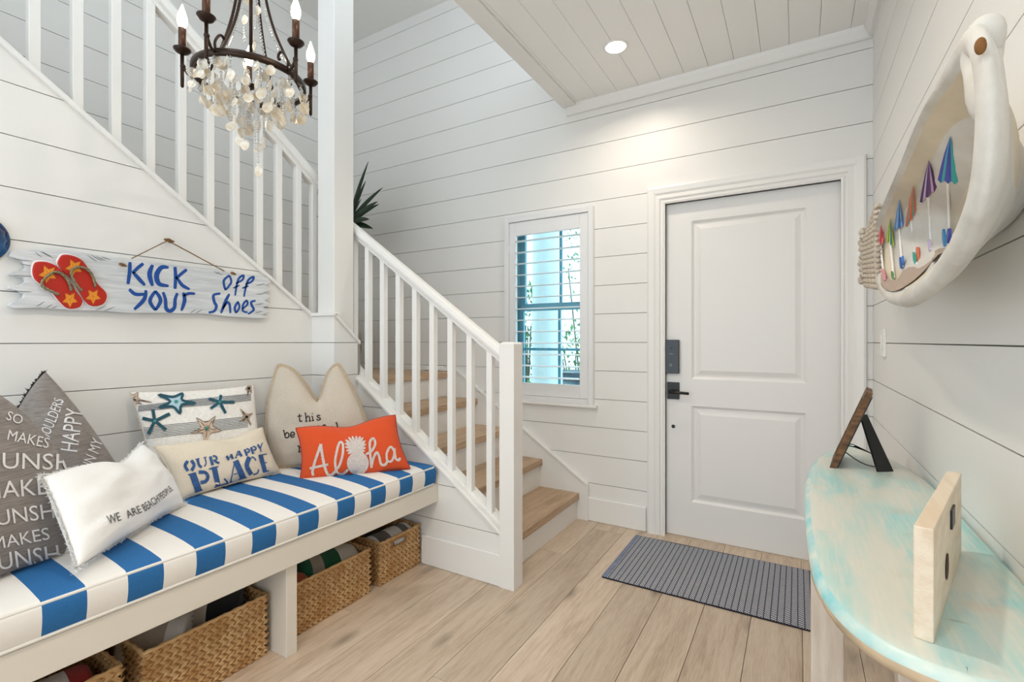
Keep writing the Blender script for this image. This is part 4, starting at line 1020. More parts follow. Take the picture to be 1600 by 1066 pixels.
# ------------------------------------------------------------------ rug
m = bpy.data.materials.new('herringbone_weave'); m.use_nodes = True; nt = m.node_tree; b = nt.nodes['Principled BSDF']
tc = nd(nt, 'ShaderNodeTexCoord'); sx = nd(nt, 'ShaderNodeSeparateXYZ'); nt.links.new(tc.outputs['Object'], sx.inputs[0])
wcol = .0255; u_ = math_n(nt, 'DIVIDE', math_n(nt, 'ADD', sx.outputs[0], 5), wcol); fr = math_n(nt, 'FRACT', u_); par = math_n(nt, 'MODULO', math_n(nt, 'FLOOR', u_), 2)
sgn = math_n(nt, 'SUBTRACT', math_n(nt, 'MULTIPLY', par, 2), 1)
dg = math_n(nt, 'ADD', math_n(nt, 'DIVIDE', sx.outputs[1], .0165), math_n(nt, 'MULTIPLY', math_n(nt, 'MULTIPLY', sgn, fr), 2.4))
stp = math_n(nt, 'GREATER_THAN', math_n(nt, 'SINE', math_n(nt, 'MULTIPLY', dg, 2 * math.pi)), .1)
edge = math_n(nt, 'LESS_THAN', math_n(nt, 'ABSOLUTE', math_n(nt, 'SUBTRACT', fr, .5)), .42)
fac = math_n(nt, 'MULTIPLY', stp, edge)
nz = nd(nt, 'ShaderNodeTexNoise'); nz.inputs['Scale'].default_value = 9; nt.links.new(tc.outputs['Object'], nz.inputs[0])
dark = mixc(nt, nz.outputs[0], lin((40, 44, 60)), lin((62, 70, 92)))
nt.links.new(mixc(nt, fac, dark, lin((206, 209, 214))), b.inputs['Base Color']); b.inputs['Roughness'].default_value = .95
bp = nd(nt, 'ShaderNodeBump'); bp.inputs['Strength'].default_value = .4; bp.inputs['Distance'].default_value = .002; nt.links.new(fac, bp.inputs['Height']); nt.links.new(bp.outputs[0], b.inputs['Normal'])
M_RUG = m
rg = thing('door_rug', 'navy and white herringbone woven rug in front of the door', 'rug', (-.35, 2.63, 0))
nx_, ny_ = 60, 24; v = []; f = []
rx0, rx1, ry0, ry1 = -.845, .138, 2.325, 2.925
for lay in (1, 0):
    for i in range(nx_ + 1):
        for j in range(ny_ + 1):
            x, y = rx0 + (rx1 - rx0) * i / nx_, ry0 + (ry1 - ry0) * j / ny_
            x += .006 * math.sin(j * .4) * (1 if i in (0, nx_) else 0)
            z = .006 + .0015 * noise.noise(Vector((x * 6, y * 6, 0))) + (.022 * max(0, (i - nx_ + 3) / 3) ** 2 * max(0, 1 - j / 6))
            v.append((x, y, z if lay else max(.0003, z - .0055)))
N1 = (nx_ + 1) * (ny_ + 1); g = lambda i, j: i * (ny_ + 1) + j
for i in range(nx_):
    for j in range(ny_):
        f.append((g(i, j), g(i + 1, j), g(i + 1, j + 1), g(i, j + 1))); f.append((N1 + g(i, j + 1), N1 + g(i + 1, j + 1), N1 + g(i + 1, j), N1 + g(i, j)))
for i in range(nx_):
    f.append((g(i, 0), N1 + g(i, 0), N1 + g(i + 1, 0), g(i + 1, 0))); f.append((g(i + 1, ny_), N1 + g(i + 1, ny_), N1 + g(i, ny_), g(i, ny_)))
for j in range(ny_):
    f.append((g(0, j + 1), N1 + g(0, j + 1), N1 + g(0, j), g(0, j))); f.append((g(nx_, j), N1 + g(nx_, j), N1 + g(nx_, j + 1), g(nx_, j + 1)))
obj('weave', v, f, M_RUG, rg)
M_BIND = mat('rug_binding', (34, 34, 44), .95); M_BIND2 = mat('rug_end_hem', (142, 152, 178), .95, var=.3, vscale=200)
MB().box(rx0 + .002, rx1 - .05, ry0 - .003, ry0 + .002, .0005, .006).build('binding', M_BIND, rg)
MB().box(rx0 + .002, rx1 - .002, ry1 - .002, ry1 + .003, .0005, .006).build('binding', M_BIND, rg)
MB().box(rx0 - .004, rx0 + .02, ry0, ry1, .0005, .0078).build('end_hem', M_BIND2, rg)
mb = MB(); rn = random.Random(2)
for i in range(120):
    x = rx0 + (rx1 - rx0) * (i + rn.random()) / 120
    mb.tube([(x, ry1, .004), (x + rn.uniform(-.002, .002), ry1 + .006 + .004 * rn.random(), .002)], .0011, 4)
mb.build('edge_loops', M_BIND, rg, kind='stuff')
# ------------------------------------------------------------------ console table
K = .93
front = [(.192, .822), (.149, .832), (.098, .862), (.057, .925), (.029, 1.035), (.019, 1.2), (.016, 1.423), (.0185, 1.674), (.029, 1.86), (.05, 2.05), (.085, 2.22), (.122, 2.32), (.16, 2.40), (.2, 2.432)]
fr_ = [(x * K, y * K) for x, y in front]; xm = .193 * K
L1 = cat_rom(fr_, 6); L2 = [(min(2 * xm - x, XR - .0005), y) for x, y in L1][::-1]
ol = L1 + L2[1:-1]
ZT = CAM_H - .43 * K
m = bpy.data.materials.new('distressed_aqua_wood'); m.use_nodes = True; nt = m.node_tree; b = nt.nodes['Principled BSDF']
tc = nd(nt, 'ShaderNodeTexCoord')
def nz_(sc, s3, det=6, dist=0.):
    mp = nd(nt, 'ShaderNodeMapping'); mp.inputs['Scale'].default_value = s3; nt.links.new(tc.outputs['Object'], mp.inputs[0])
    n = nd(nt, 'ShaderNodeTexNoise'); n.inputs['Scale'].default_value = sc; n.inputs['Detail'].default_value = det; n.inputs['Distortion'].default_value = dist
    nt.links.new(mp.outputs[0], n.inputs[0]); return n.outputs[0]
c1 = mixc(nt, ramp(nt, nz_(4.5, (2.4, .8, 1), 9, .3), [(.4, (0, 0, 0, 1)), (.62, (1, 1, 1, 1))]), lin((216, 218, 207)), lin((178, 216, 210)))
c2 = mixc(nt, ramp(nt, nz_(7, (1.6, .7, 1), 10, .4), [(.53, (0, 0, 0, 1)), (.72, (.85, .85, .85, 1))]), c1, lin((128, 208, 212)))
c3 = mixc(nt, ramp(nt, nz_(6, (1.0, 1.2, 1), 10, .3), [(.6, (0, 0, 0, 1)), (.78, (.75, .75, .75, 1))]), c2, lin((214, 184, 156)))
gr = nz_(60, (2.2, .14, 1), 4)
c35 = mixc(nt, ramp(nt, gr, [(.45, (0, 0, 0, 1)), (.7, (.6, .6, .6, 1))]), c3, lin((226, 222, 210)))
c4 = mixc(nt, ramp(nt, nz_(17, (.5, 2.6, 1), 3), [(.7, (0, 0, 0, 1)), (.76, (.5, .5, .5, 1))]), c35, lin((140, 116, 94)))
nt.links.new(c4, b.inputs['Base Color']); b.inputs['Roughness'].default_value = .32
bp = nd(nt, 'ShaderNodeBump'); bp.inputs['Strength'].default_value = .15; bp.inputs['Distance'].default_value = .002; nt.links.new(nz_(30, (3, .5, 1)), bp.inputs['Height']); nt.links.new(bp.outputs[0], b.inputs['Normal'])
M_AQUA = m
M_EDGE = mat('aqua_edge_paint', (128, 204, 212), .35, var=.3, vscale=14, rgb2=(214, 226, 216)); M_LIP = mat('bare_wood_lip', (214, 190, 158), .55, var=.2, vscale=10)
M_PICK = mat('pickled_wood', (222, 210, 196), .55, var=.14, vscale=5, stretch=(8, 8, 1), rgb2=(200, 184, 168), bump=.3, bscale=30)
tb = thing('console_table', 'surfboard shaped console table with distressed aqua whitewashed top along the right wall', 'table', (xm, 1.5, 0))
n = len(ol); cen = (xm, 1.5)
def ins(d):
    out = []
    for i in range(n):
        p0, p1 = ol[i - 1], ol[(i + 1) % n]; tx, ty = p1[0] - p0[0], p1[1] - p0[1]; l = math.hypot(tx, ty) or 1
        out.append((ol[i][0] - ty / l * d * SG, ol[i][1] + tx / l * d * SG))
    return out
A = sum(ol[i][0] * ol[(i + 1) % n][1] - ol[(i + 1) % n][0] * ol[i][1] for i in range(n)); SG = 1 if A > 0 else -1
rings = [(.03, ZT, 0), (.012, ZT, 0), (.009, ZT - .0015, 1), (.003, ZT - .006, 1), (0, ZT - .014, 1), (.0, ZT - .022, 2), (.004, ZT - .03, 2), (.012, ZT - .034, 2)]
v = []; f = []; mi = []
for d, z, _ in rings: v += [(p[0], p[1], z) for p in ins(d)]
for k in range(len(rings) - 1):
    for i in range(n):
        q = (k * n + i, (k + 1) * n + i, (k + 1) * n + (i + 1) % n, k * n + (i + 1) % n)
        f.append(q if SG > 0 else q[::-1]); mi.append(rings[k + 1][2] if k else 0)
f.append(tuple(range(n)) if SG > 0 else tuple(range(n - 1, -1, -1))); mi.append(0)
k = (len(rings) - 1) * n; f.append(tuple(k + i for i in range(n))[::-1] if SG > 0 else tuple(k + i for i in range(n))); mi.append(2)
o = obj('table_top', v, f, [M_AQUA, M_EDGE, M_LIP], tb, mi=mi)
for p in o.data.polygons:
    if len(p.vertices) == 4: p.use_smooth = True
ZA = ZT - .034
def leg(x0, x1, y0, y1, dx=0, dy=0):
    v = [(x0 + dx, y0 + dy, 0), (x1 + dx, y0 + dy, 0), (x1 + dx, y1 + dy, 0), (x0 + dx, y1 + dy, 0), (x0, y0, ZA), (x1, y0, ZA), (x1, y1, ZA), (x0, y1, ZA)]
    bevel(obj('leg', v, [(3, 2, 1, 0), (4, 5, 6, 7), (0, 1, 5, 4), (1, 2, 6, 5), (2, 3, 7, 6), (3, 0, 4, 7)], M_PICK, tb), .003)
leg(.028, .094, 1.36, 1.41, 0, 0); leg(.245, .31, 1.36, 1.41, 0, 0)
leg(.066, .106, 2.0, 2.05); leg(.13, .2, .97, 1.02, .06, .05)
bevel(box('stretcher', .094, .245, 1.365, 1.405, .30, .345, M_PICK, tb), .003)
box('apron', .16, .18, 1.0, 2.1, ZA - .05, ZA, M_PICK, tb)
# photo frame seen from its edge
fm = thing('photo_frame', 'small brown wooden photo frame with black easel back on the far table end', 'frame', (.13, 1.9, ZT))
M_BRN = mat('rustic_brown_wood', (122, 84, 46), .6, var=.45, vscale=22, rgb2=(72, 46, 26), stretch=(1, 1, 4), bump=.6, bscale=60)
def on_z(u, v_, z):
    d = ray(u, v_); t_ = (z - CAM_H) / d[2]; return Vector((d[0] * t_, d[1] * t_, z))
b0 = on_z(1296, 731, ZT); yf = b0.y
th = math.radians(21); ex = Vector((.10, .99, 0)).normalized(); up = Vector((math.sin(th), -.02, math.cos(th))).normalized(); nn = ex.cross(up).normalized()   # nn: thickness direction (towards the wall)
if nn.x < 0: nn = -nn
def fr_box(mb, a0, a1, u0, u1, t0, t1, mi=0):
    v = [b0 + ex * a + up * u_ + nn * t_ for a in (a0, a1) for u_ in (u0, u1) for t_ in (t0, t1)]
    mb.add(v, [(0, 1, 3, 2), (4, 6, 7, 5), (0, 4, 5, 1), (2, 3, 7, 6), (0, 2, 6, 4), (1, 5, 7, 3)], mi); return mb
H_, W2 = .262, .2
mb = MB(); fr_box(mb, 0, .03, 0, H_, 0, .017); fr_box(mb, W2 - .03, W2, 0, H_, 0, .017); fr_box(mb, .03, W2 - .03, 0, .03, 0, .017); fr_box(mb, .03, W2 - .03, H_ - .03, H_, 0, .017)
mb.build('frame_border', M_BRN, fm)
fr_box(MB(), .012, W2 - .012, .012, H_ - .012, .012, .021).build('backing', M_BLACK, fm)
fr_box(MB(), .03, W2 - .03, .03, H_ - .03, .004, .007).build('picture', mat('photo_print', (150, 160, 164), .3, var=.4, vscale=12), fm)
top = b0 + ex * .09 + up * .185 + nn * .022; foot = on_z(1386, 740, ZT)
foot = Vector((foot.x, foot.y + .02, ZT + .001)); top2 = Vector((top.x, top.y, top.z)); wv = Vector((.8, .6, 0))
v = [top2 - wv * .012, top2 + wv * .012, foot + wv * .026, foot - wv * .026]; q = Vector((-.003, .004, -.003)); v += [p + q for p in v]
obj('easel_leg', v, [(0, 1, 2, 3), (7, 6, 5, 4), (0, 4, 5, 1), (1, 5, 6, 2), (2, 6, 7, 3), (3, 7, 4, 0)], M_BLACK, fm)
a_ = b0 + ex * .03 + up * .06 + nn * .022; b_ = foot + Vector((-.012, -.02, .015))
MB().tube([a_ + (b_ - a_) * i / 8 + Vector((0, 0, -.012 * math.sin(math.pi * i / 8))) for i in range(9)], .0018, 6).build('stay_cord', M_BLACK, fm, smooth=True)
# pale wood block sign seen from behind
bl = thing('wooden_block_sign', 'thick pale wooden block sign standing near the front of the table', 'sign', (.2, 1.0, ZT))
A0 = on_z(1429, 999, ZT); A1 = on_z(1459, 1007, ZT); A2 = on_z(1503, 862, ZT)
e1 = (A2 - A1).normalized(); e1.z = 0; n1 = Vector((-e1.y, e1.x, 0)); 
if n1.x > 0: n1 = -n1
LEN, THK, HT = .40, .021, .151
M_PALE = mat('pale_pine', (238, 224, 204), .55, var=.12, vscale=4, stretch=(10, 1, 10), rgb2=(224, 204, 178), bump=.2, bscale=30)
mb = MB(); c = [A1, A1 + e1 * LEN, A1 + e1 * LEN + n1 * THK, A1 + n1 * THK]
v = [tuple(p) for p in c] + [(p.x, p.y, p.z + HT) for p in c]
bevel(obj('block', v, [(3, 2, 1, 0), (4, 5, 6, 7), (0, 1, 5, 4), (1, 2, 6, 5), (2, 3, 7, 6), (3, 0, 4, 7)], M_PALE, bl), .0015)
def on_back(a0, a1, z0, z1, t_, name, m_):
    p = A1 + e1 * a0; q = A1 + e1 * a1; o_ = -n1 * t_
    v = [p, q, q + o_, p + o_]; v = [(w__.x, w__.y, ZT + z0) for w__ in v] + [(w__.x, w__.y, ZT + z1) for w__ in v]
    return obj(name, v, [(0, 1, 2, 3), (7, 6, 5, 4), (4, 5, 1, 0), (5, 6, 2, 1), (6, 7, 3, 2), (7, 4, 0, 3)], m_, bl)
on_back(.2, .245, .098, .128, .003, 'hanger', M_BLACK)
mb = MB(); p = A1 + e1 * .15
for k in range(1):
    L = []
    for i in range(16):
        q = 2 * math.pi * i / 16; L.append(p + e1 * (.02 * math.cos(q)) + Vector((0, 0, .055 + .02 * math.sin(q))) - n1 * .0012)
    mb.add(L, [tuple(range(16))])
mb.build('knot_hole', mat('dark_knot', (70, 44, 24), .8), bl)
# light switch
ls = thing('light_switch', 'white rocker light switch plate on the right wall', 'switch', (XR, 2.66, 1.12))
bevel(box('plate', XR - .011, XR, 2.6, 2.685, 1.122, 1.243, M_TRIM, ls), .002)
bevel(box('rocker', XR - .015, XR - .011, 2.626, 2.659, 1.15, 1.215, mat('switch_plastic', (244, 243, 240), .3), ls), .0015)
# ------------------------------------------------------------------ palm husk wall art
pa = thing('palm_husk_wall_art', 'white painted palm husk wall art with tiny painted beach umbrellas inside', 'wall art', (.26, 1.3, 1.26))
M_HUSK = mat('white_husk', (222, 220, 214), .6, var=.14, vscale=9, rgb2=(202, 197, 188), bump=.8, bscale=35)
M_HUSKIN = mat('cream_husk_inside', (224, 212, 190), .7, var=.1, vscale=7); M_SANDP = mat('sand_paint', (178, 160, 146), .9, bump=.6, bscale=200)
XF, XBk = .195, XR - .012
edge_px = [(1378, 336), (1410, 262), (1442, 186), (1478, 130), (1508, 96), (1520, 160), (1519, 230), (1510, 290), (1490, 350), (1462, 402), (1430, 438), (1402, 452), (1384, 452), (1374, 436), (1370, 400), (1371, 362)]
rim = [onx(u, v_, XF)[1:] for u, v_ in edge_px]
rim = cat_rom(rim, 5, True); n = len(rim)
cy_ = sum(p[0] for p in rim) / n; cz_ = sum(p[1] for p in rim) / n
def loop(off, x, sc=1):
    out = []
    for i in range(n):
        p0, p1 = rim[i - 2], rim[(i + 2) % n]; ty, tz = p1[0] - p0[0], p1[1] - p0[1]; l = math.hypot(ty, tz) or 1
        nyy, nzz = tz / l * SGR, -ty / l * SGR
        y, z = rim[i][0] + nyy * off[i] if isinstance(off, list) else rim[i][0] + nyy * off, rim[i][1] + nzz * (off[i] if isinstance(off, list) else off)
        out.append((x, cy_ + (y - cy_) * sc, cz_ + (z - cz_) * sc))
    return out
A = sum(rim[i][0] * rim[(i + 1) % n][1] - rim[(i + 1) % n][0] * rim[i][1] for i in range(n)); SGR = 1 if A > 0 else -1
def wloc(i):    # rim thickness: heavy at bottom and near end, thin at the top edge
    y, z = rim[i]; s_ = max(0, min(1, (cz_ + .02 - z) / .12)); e = max(0, min(1, (1.0 - y) / .12))
    return .006 + .042 * s_ * (1 if y < 1.45 else max(.25, 1 - (y - 1.45) / .2)) + .05 * e * (1 - .45 * s_)
wv_ = [wloc(i) for i in range(n)]
wv_ = [sum(wv_[(i + k) % n] for k in range(-5, 6)) / 11 for i in range(n)]
DEP = .112
def bowl(s_): return XF + .006 + DEP * (1 - s_ ** 2.6)
inner = [loop(0, bowl(q), q) for q in (.04, .1, .2, .3, .38, .46, .53, .6, .66, .72, .77, .82, .86, .9, .93, .96, .98, .995)]
layers = inner + [loop([w__ * .2 for w__ in wv_], XF, 1), loop([w__ * .55 for w__ in wv_], XF - .006, 1), loop([w__ * .85 for w__ in wv_], XF, 1), loop(wv_, XF + .01, .985), loop([w__ * .95 for w__ in wv_], XF + .03, .9), loop([w__ * .8 for w__ in wv_], XF + .06, .7), loop([w__ * .5 for w__ in wv_], XF + .095, .5), loop([0] * n, XBk + .008, .36)]
v = [p for L in layers for p in L]; f = []; mi = []
for k in range(len(layers) - 1):
    for i in range(n):
        q = (k * n + i, k * n + (i + 1) % n, (k + 1) * n + (i + 1) % n, (k + 1) * n + i); f.append(q if SGR < 0 else q[::-1]); mi.append(1 if k < len(inner) - 1 else 0)
f.append(tuple(range(n)) if SGR > 0 else tuple(range(n - 1, -1, -1))); mi.append(1)
obj('husk', v, f, [M_HUSK, M_HUSKIN], pa, smooth=True, mi=mi)
def radial(y, z):      # 0 at the centre, 1 on the rim
    a0 = math.atan2(z - cz_, y - cy_); best = 1
    for i in range(n):
        p, q = rim[i], rim[(i + 1) % n]
        a, b_ = (p[0] - cy_, p[1] - cz_), (q[0] - cy_, q[1] - cz_); d = (math.cos(a0), math.sin(a0))
        den = d[0] * (b_[1] - a[1]) - d[1] * (b_[0] - a[0])
        if abs(den) < 1e-9: continue
        t_ = (a[0] * (b_[1] - a[1]) - a[1] * (b_[0] - a[0])) / den; u_ = (a[0] * d[1] - a[1] * d[0]) / den
        if t_ > 0 and -1e-6 <= u_ <= 1 + 1e-6: best = math.hypot(y - cy_, z - cz_) / t_; break
    return best
def hit(u, v_, lift=.003):
    lift += .004
    last = Vector(onx(u, v_, XF))
    for k in range(160):
        x_ = XF + DEP * 1.1 * k / 160; p = onx(u, v_, x_); r_ = radial(p[1], p[2])
        if r_ >= 1 or x_ >= bowl(r_) - lift: break
        last = Vector(p)
    return last
# painted sand in the lower part of the hollow
SANDL = [(1376, 428, 447), (1384, 434, 453), (1392, 437, 455), (1398, 438, 455), (1404, 434, 453), (1410, 424, 450), (1420, 417, 444), (1428, 416, 438), (1436, 411, 431), (1446, 401, 421), (1456, 394, 409), (1466, 389, 398), (1476, 387, 391), (1482, 384, 386)]
vv = []
for u, va, vb in SANDL:
    for t_ in (0, .33, .66, 1): vv.append(hit(u, va + (vb - va) * t_, .002))
obj('painted_sand', vv, [(4 * i + k, 4 * i + k + 1, 4 * i + k + 5, 4 * i + k + 4) for i in range(len(SANDL) - 1) for k in range(3)], M_SANDP, pa)
# umbrellas on the back surface
XU = XBk - .012
UMB = [((1376.5, 351), (1370, 388), (1381, 376), [(214, 84, 86), (226, 132, 146), (176, 40, 44)], (1381, 432)), ((1391, 341), (1385, 376), (1397, 386), [(180, 196, 70), (60, 120, 80), (40, 110, 140)], (1397, 434)),
       ((1405, 311), (1397, 360), (1412, 352), [(90, 140, 200), (150, 190, 232), (40, 90, 170)], (1410, 417)), ((1427, 289), (1414, 356), (1432, 330), [(222, 110, 60), (60, 168, 168), (220, 104, 52)], (1433, 414)),
       ((1451, 250), (1437, 318), (1464, 294), [(70, 40, 96), (206, 170, 214), (96, 60, 120)], (1455, 390)), ((1485, 212), (1465, 283), (1497, 286), [(40, 140, 176), (60, 176, 176), (70, 80, 180)], (1484, 384))]
M_POLE = mat('white_pole_paint', (244, 242, 238), .6)
for ui, (ap, le, ri, cols_, ft) in enumerate(UMB):
    um = thing('painted_umbrella_base', '', '', (0, 0, 0)) if False else None
    ms = [mat('umbrella_paint', c, .6) for c in cols_]; mb = MB(); NS = 6
    A_ = hit(*ap); bs = []; rows_ = [[A_] * (NS + 1)]
    for lv in (.4, .75, 1):
        row = []
        for k in range(NS + 1):
            t_ = k / NS; u = le[0] + (ri[0] - le[0]) * t_; v_ = le[1] + (ri[1] - le[1]) * t_ + (3 if k % 2 else -2)
            w__ = lv ** .8; row.append(hit(ap[0] + (u - ap[0]) * w__, ap[1] + (v_ - ap[1]) * lv, .003 + .006 * math.sin(math.pi * t_)))
        rows_.append(row)
    for k in range(NS):
        ci = [0, 1, 0, 2, 1, 0][k] if ui != 5 else [2, 1, 2, 2, 1, 1][k]
        mb.add([A_, rows_[1][k], rows_[1][k + 1]], [(0, 1, 2)], ci)
        for r_ in (1, 2): mb.add([rows_[r_][k], rows_[r_][k + 1], rows_[r_ + 1][k + 1], rows_[r_ + 1][k]], [(0, 1, 2, 3)], ci)
    mid_ = ((le[0] + ri[0]) / 2, (le[1] + ri[1]) / 2 - 3); PL = [hit(mid_[0] + (ft[0] - mid_[0]) * q / 8, mid_[1] + (ft[1] - mid_[1]) * q / 8, .004) for q in range(9)]
    uo = mb.build('umbrella', ms, pa)
    MB().tube(PL, .0026, 6).build('pole', M_POLE, pa, smooth=True)
BRD = [((1380, 420), (1384, 438), [(226, 150, 160)]), ((1395, 424), (1397, 436), [(90, 150, 80)]), ((1408, 402), (1410, 420), [(40, 90, 170)]), ((1412, 400), (1411, 418), [(70, 130, 200)]), ((1429, 394), (1432, 412), [(60, 170, 150)]), ((1435, 386), (1436, 410), [(222, 120, 90)]), ((1453, 374), (1454, 392), [(206, 190, 220)]), ((1476, 358), (1478, 385), [(60, 140, 190)]), ((1486, 357), (1485, 380), [(50, 60, 140)])]
for a, b_, c in BRD:
    a_px, b_px = a, b_; a = hit((a_px[0] + b_px[0]) / 2, (a_px[1] + b_px[1]) / 2, .006); xx = a.x; a, b_ = Vector(onx(*a_px, xx)), Vector(onx(*b_px, xx)); mb = MB(); d = b_ - a; wd = d.length * .24
    L = [a + d * t_ + Vector((0, wd * s_ * math.sin(math.pi * (.08 + .84 * t_)), 0)) for s_, ts in ((1, (0, .2, .45, .7, 1)), (-1, (1, .7, .45, .2, 0))) for t_ in ts]
    k = len(L); L = L + [p + Vector((-.004, 0, 0)) for p in L]
    f = [tuple(range(k)), tuple(range(2 * k - 1, k - 1, -1))] + [(i, k + i, k + (i + 1) % k, (i + 1) % k) for i in range(k)]
    mb.add(L, f).build('surfboard', mat('surfboard_paint', c[0], .5), pa)
# stem with its notch at the near top
sp = [onx(1541, 190, XF + .016), onx(1540, 160, XF + .016), onx(1538, 130, XF + .018), onx(1534, 90, XF + .02), onx(1540, 50, XF + .02), onx(1550, 34, XF + .028)]
mb = MB().tube(cat_rom(sp, 5), [.006, .01, .013, .015, .017, .018, .019, .02, .02, .02, .02, .02, .02, .02, .021, .022, .022, .022, .022, .022, .021, .02, .018, .014, .009, .004], 14)
stem = mb.build('stem', M_HUSK, pa, smooth=True)
md = None
hp = Vector(onx(1532, 72, XF - .004)); MB().ell(hp, (.006, .006, .0105), 10, 8).build('stem_notch', mat('amber_fibre', (128, 86, 40), .8), pa, smooth=True)
# braided tail at the far end
M_BRD2 = mat('braided_rope_tail', (218, 208, 194), .9, var=.3, vscale=90, rgb2=(176, 160, 142), bump=.6, bscale=160)
for k in range(16):
    t_ = k / 15
    a = (1353 - 4 * math.sin(math.pi * t_) + (1 - t_) ** 3 * 12, 338 + 104 * t_ + 3); b_ = (1372 + 2 * t_, 322 + 126 * t_)
    pa_, pb_ = Vector(onx(*a, XF + .022)), Vector(onx(*b_, XF + .002))
    mb = rope_tube(lerp(pa_, pb_, 16), .0098, 1.3); mb.build('braid', M_BRD2, pa, smooth=True)
for k in range(9):
    p = Vector(onx(1349 + 1.5 * math.sin(k * 2.1), 362 + 9.6 * k, XF + .028)); mb = MB()
    for j in range(3): mb.ell(p + Vector((-.003 * j, .008 * math.sin(j * 2 + k), .006 * math.cos(j * 2 + k))), (.011, .013, .011), 8, 6)
    mb.build('braid_knot', M_BRD2, pa, smooth=True)
# ------------------------------------------------------------------ plant on the landing
ptx = thing('potted_dracaena', 'dark green spiky plant in a tall vase on the stair landing', 'plant', (-3.09, 2.72, .95))
M_LEAF = mat('dark_leaf', (40, 70, 40), .4, var=.35, vscale=12, rgb2=(16, 34, 20)); M_VASE = mat('brown_white_vase', (196, 190, 182), .3); M_VASEB = mat('brown_vase_base', (112, 66, 36), .3)
mb = MB().lathe([(.05, 0), (.085, .04), (.11, .16), (.112, .24)], (-3.17, 2.72, .95), 24); mb.build('vase_base', M_VASEB, ptx, smooth=True)
mb = MB().lathe([(.112, .24), (.108, .34), (.085, .45), (.06, .52), (.066, .55), (.058, .55)], (-3.17, 2.72, .95), 24); mb.build('vase_neck', M_VASE, ptx, smooth=True)
MB().tube([(-3.17, 2.72, 1.45), (-3.165, 2.71, 1.8), (-3.15, 2.70, 2.16)], [.014, .013, .012], 8).build('stem', mat('plant_stem', (92, 80, 52), .8), ptx, smooth=True)
rn = random.Random(5); BS = Vector((-3.12, 2.69, 2.14))
dirs = [(.9, .05, .75, .34), (.55, -.1, 1.0, .42), (.95, -.2, .35, .33), (.8, -.2, .05, .24), (.12, -.1, 1.2, .44), (.35, .1, .9, .3), (.7, .1, .4, .25), (-.5, -.1, .9, .4), (-.8, .0, .5, .4), (-.3, -.4, 1.0, .4), (.2, -.7, .6, .36), (-.7, -.5, .3, .34), (-.1, .5, .9, .24), (.75, .0, -.1, .2), (.5, -.5, .8, .35), (0, -.1, .8, .3)]
for dx, dy, dz, L in dirs:
    L *= 1.4 if dx > -.2 else .8
    d = Vector((dx, dy, dz)).normalized(); sd = d.cross(Vector((0, -1, .2))).normalized(); v = []; K3 = 9
    for k in range(K3 + 1):
        t_ = k / K3; wd = .024 * math.sin(math.pi * min(1, .18 + t_ * .82)) ** .8 + .0006
        c = BS + d * (L * t_) + Vector((0, 0, -.14 * L * t_ * t_)) - Vector((0, 0, .05)) * 0
        v += [c - sd * wd, c + Vector((0, -.004, -.003)), c + sd * wd]
    f = [q for k in range(K3) for q in ((3 * k, 3 * k + 1, 3 * k + 4, 3 * k + 3), (3 * k + 1, 3 * k + 2, 3 * k + 5, 3 * k + 4))]
    obj('leaf', v, f, M_LEAF, ptx, smooth=True)
# ------------------------------------------------------------------ chandelier
CH = Vector((-1.669, 1.006, 2.11)); RR = .176; RA = .217; ZP = 2.19
ch = thing('chandelier', 'bronze five candle chandelier draped with capiz shells and crystal beads', 'chandelier', (CH.x, CH.y, 2.0))
mb = MB(); sec = [(-.004, -.011), (.004, -.011), (.005, 0), (.004, .011), (-.004, .011), (-.005, 0)]; N = 64
v = [(CH.x + (RR + a) * math.cos(2 * math.pi * i / N), CH.y + (RR + a) * math.sin(2 * math.pi * i / N), CH.z + b_) for i in range(N) for a, b_ in sec]
f = [(i * 6 + k, ((i + 1) % N) * 6 + k, ((i + 1) % N) * 6 + (k + 1) % 6, i * 6 + (k + 1) % 6) for i in range(N) for k in range(6)]
obj('ring', v, f, M_BRONZE, ch, smooth=True)
az = []
for u, v_ in ((283, 80), (320, 28), (460, 68), (487, 130)):
    p = on_z(u, v_, ZP); az.append(math.atan2(p.y - CH.y, p.x - CH.x))
base = az[0]; sgn_ = 1 if ((az[1] - az[0]) % (2 * math.pi)) < math.pi else -1
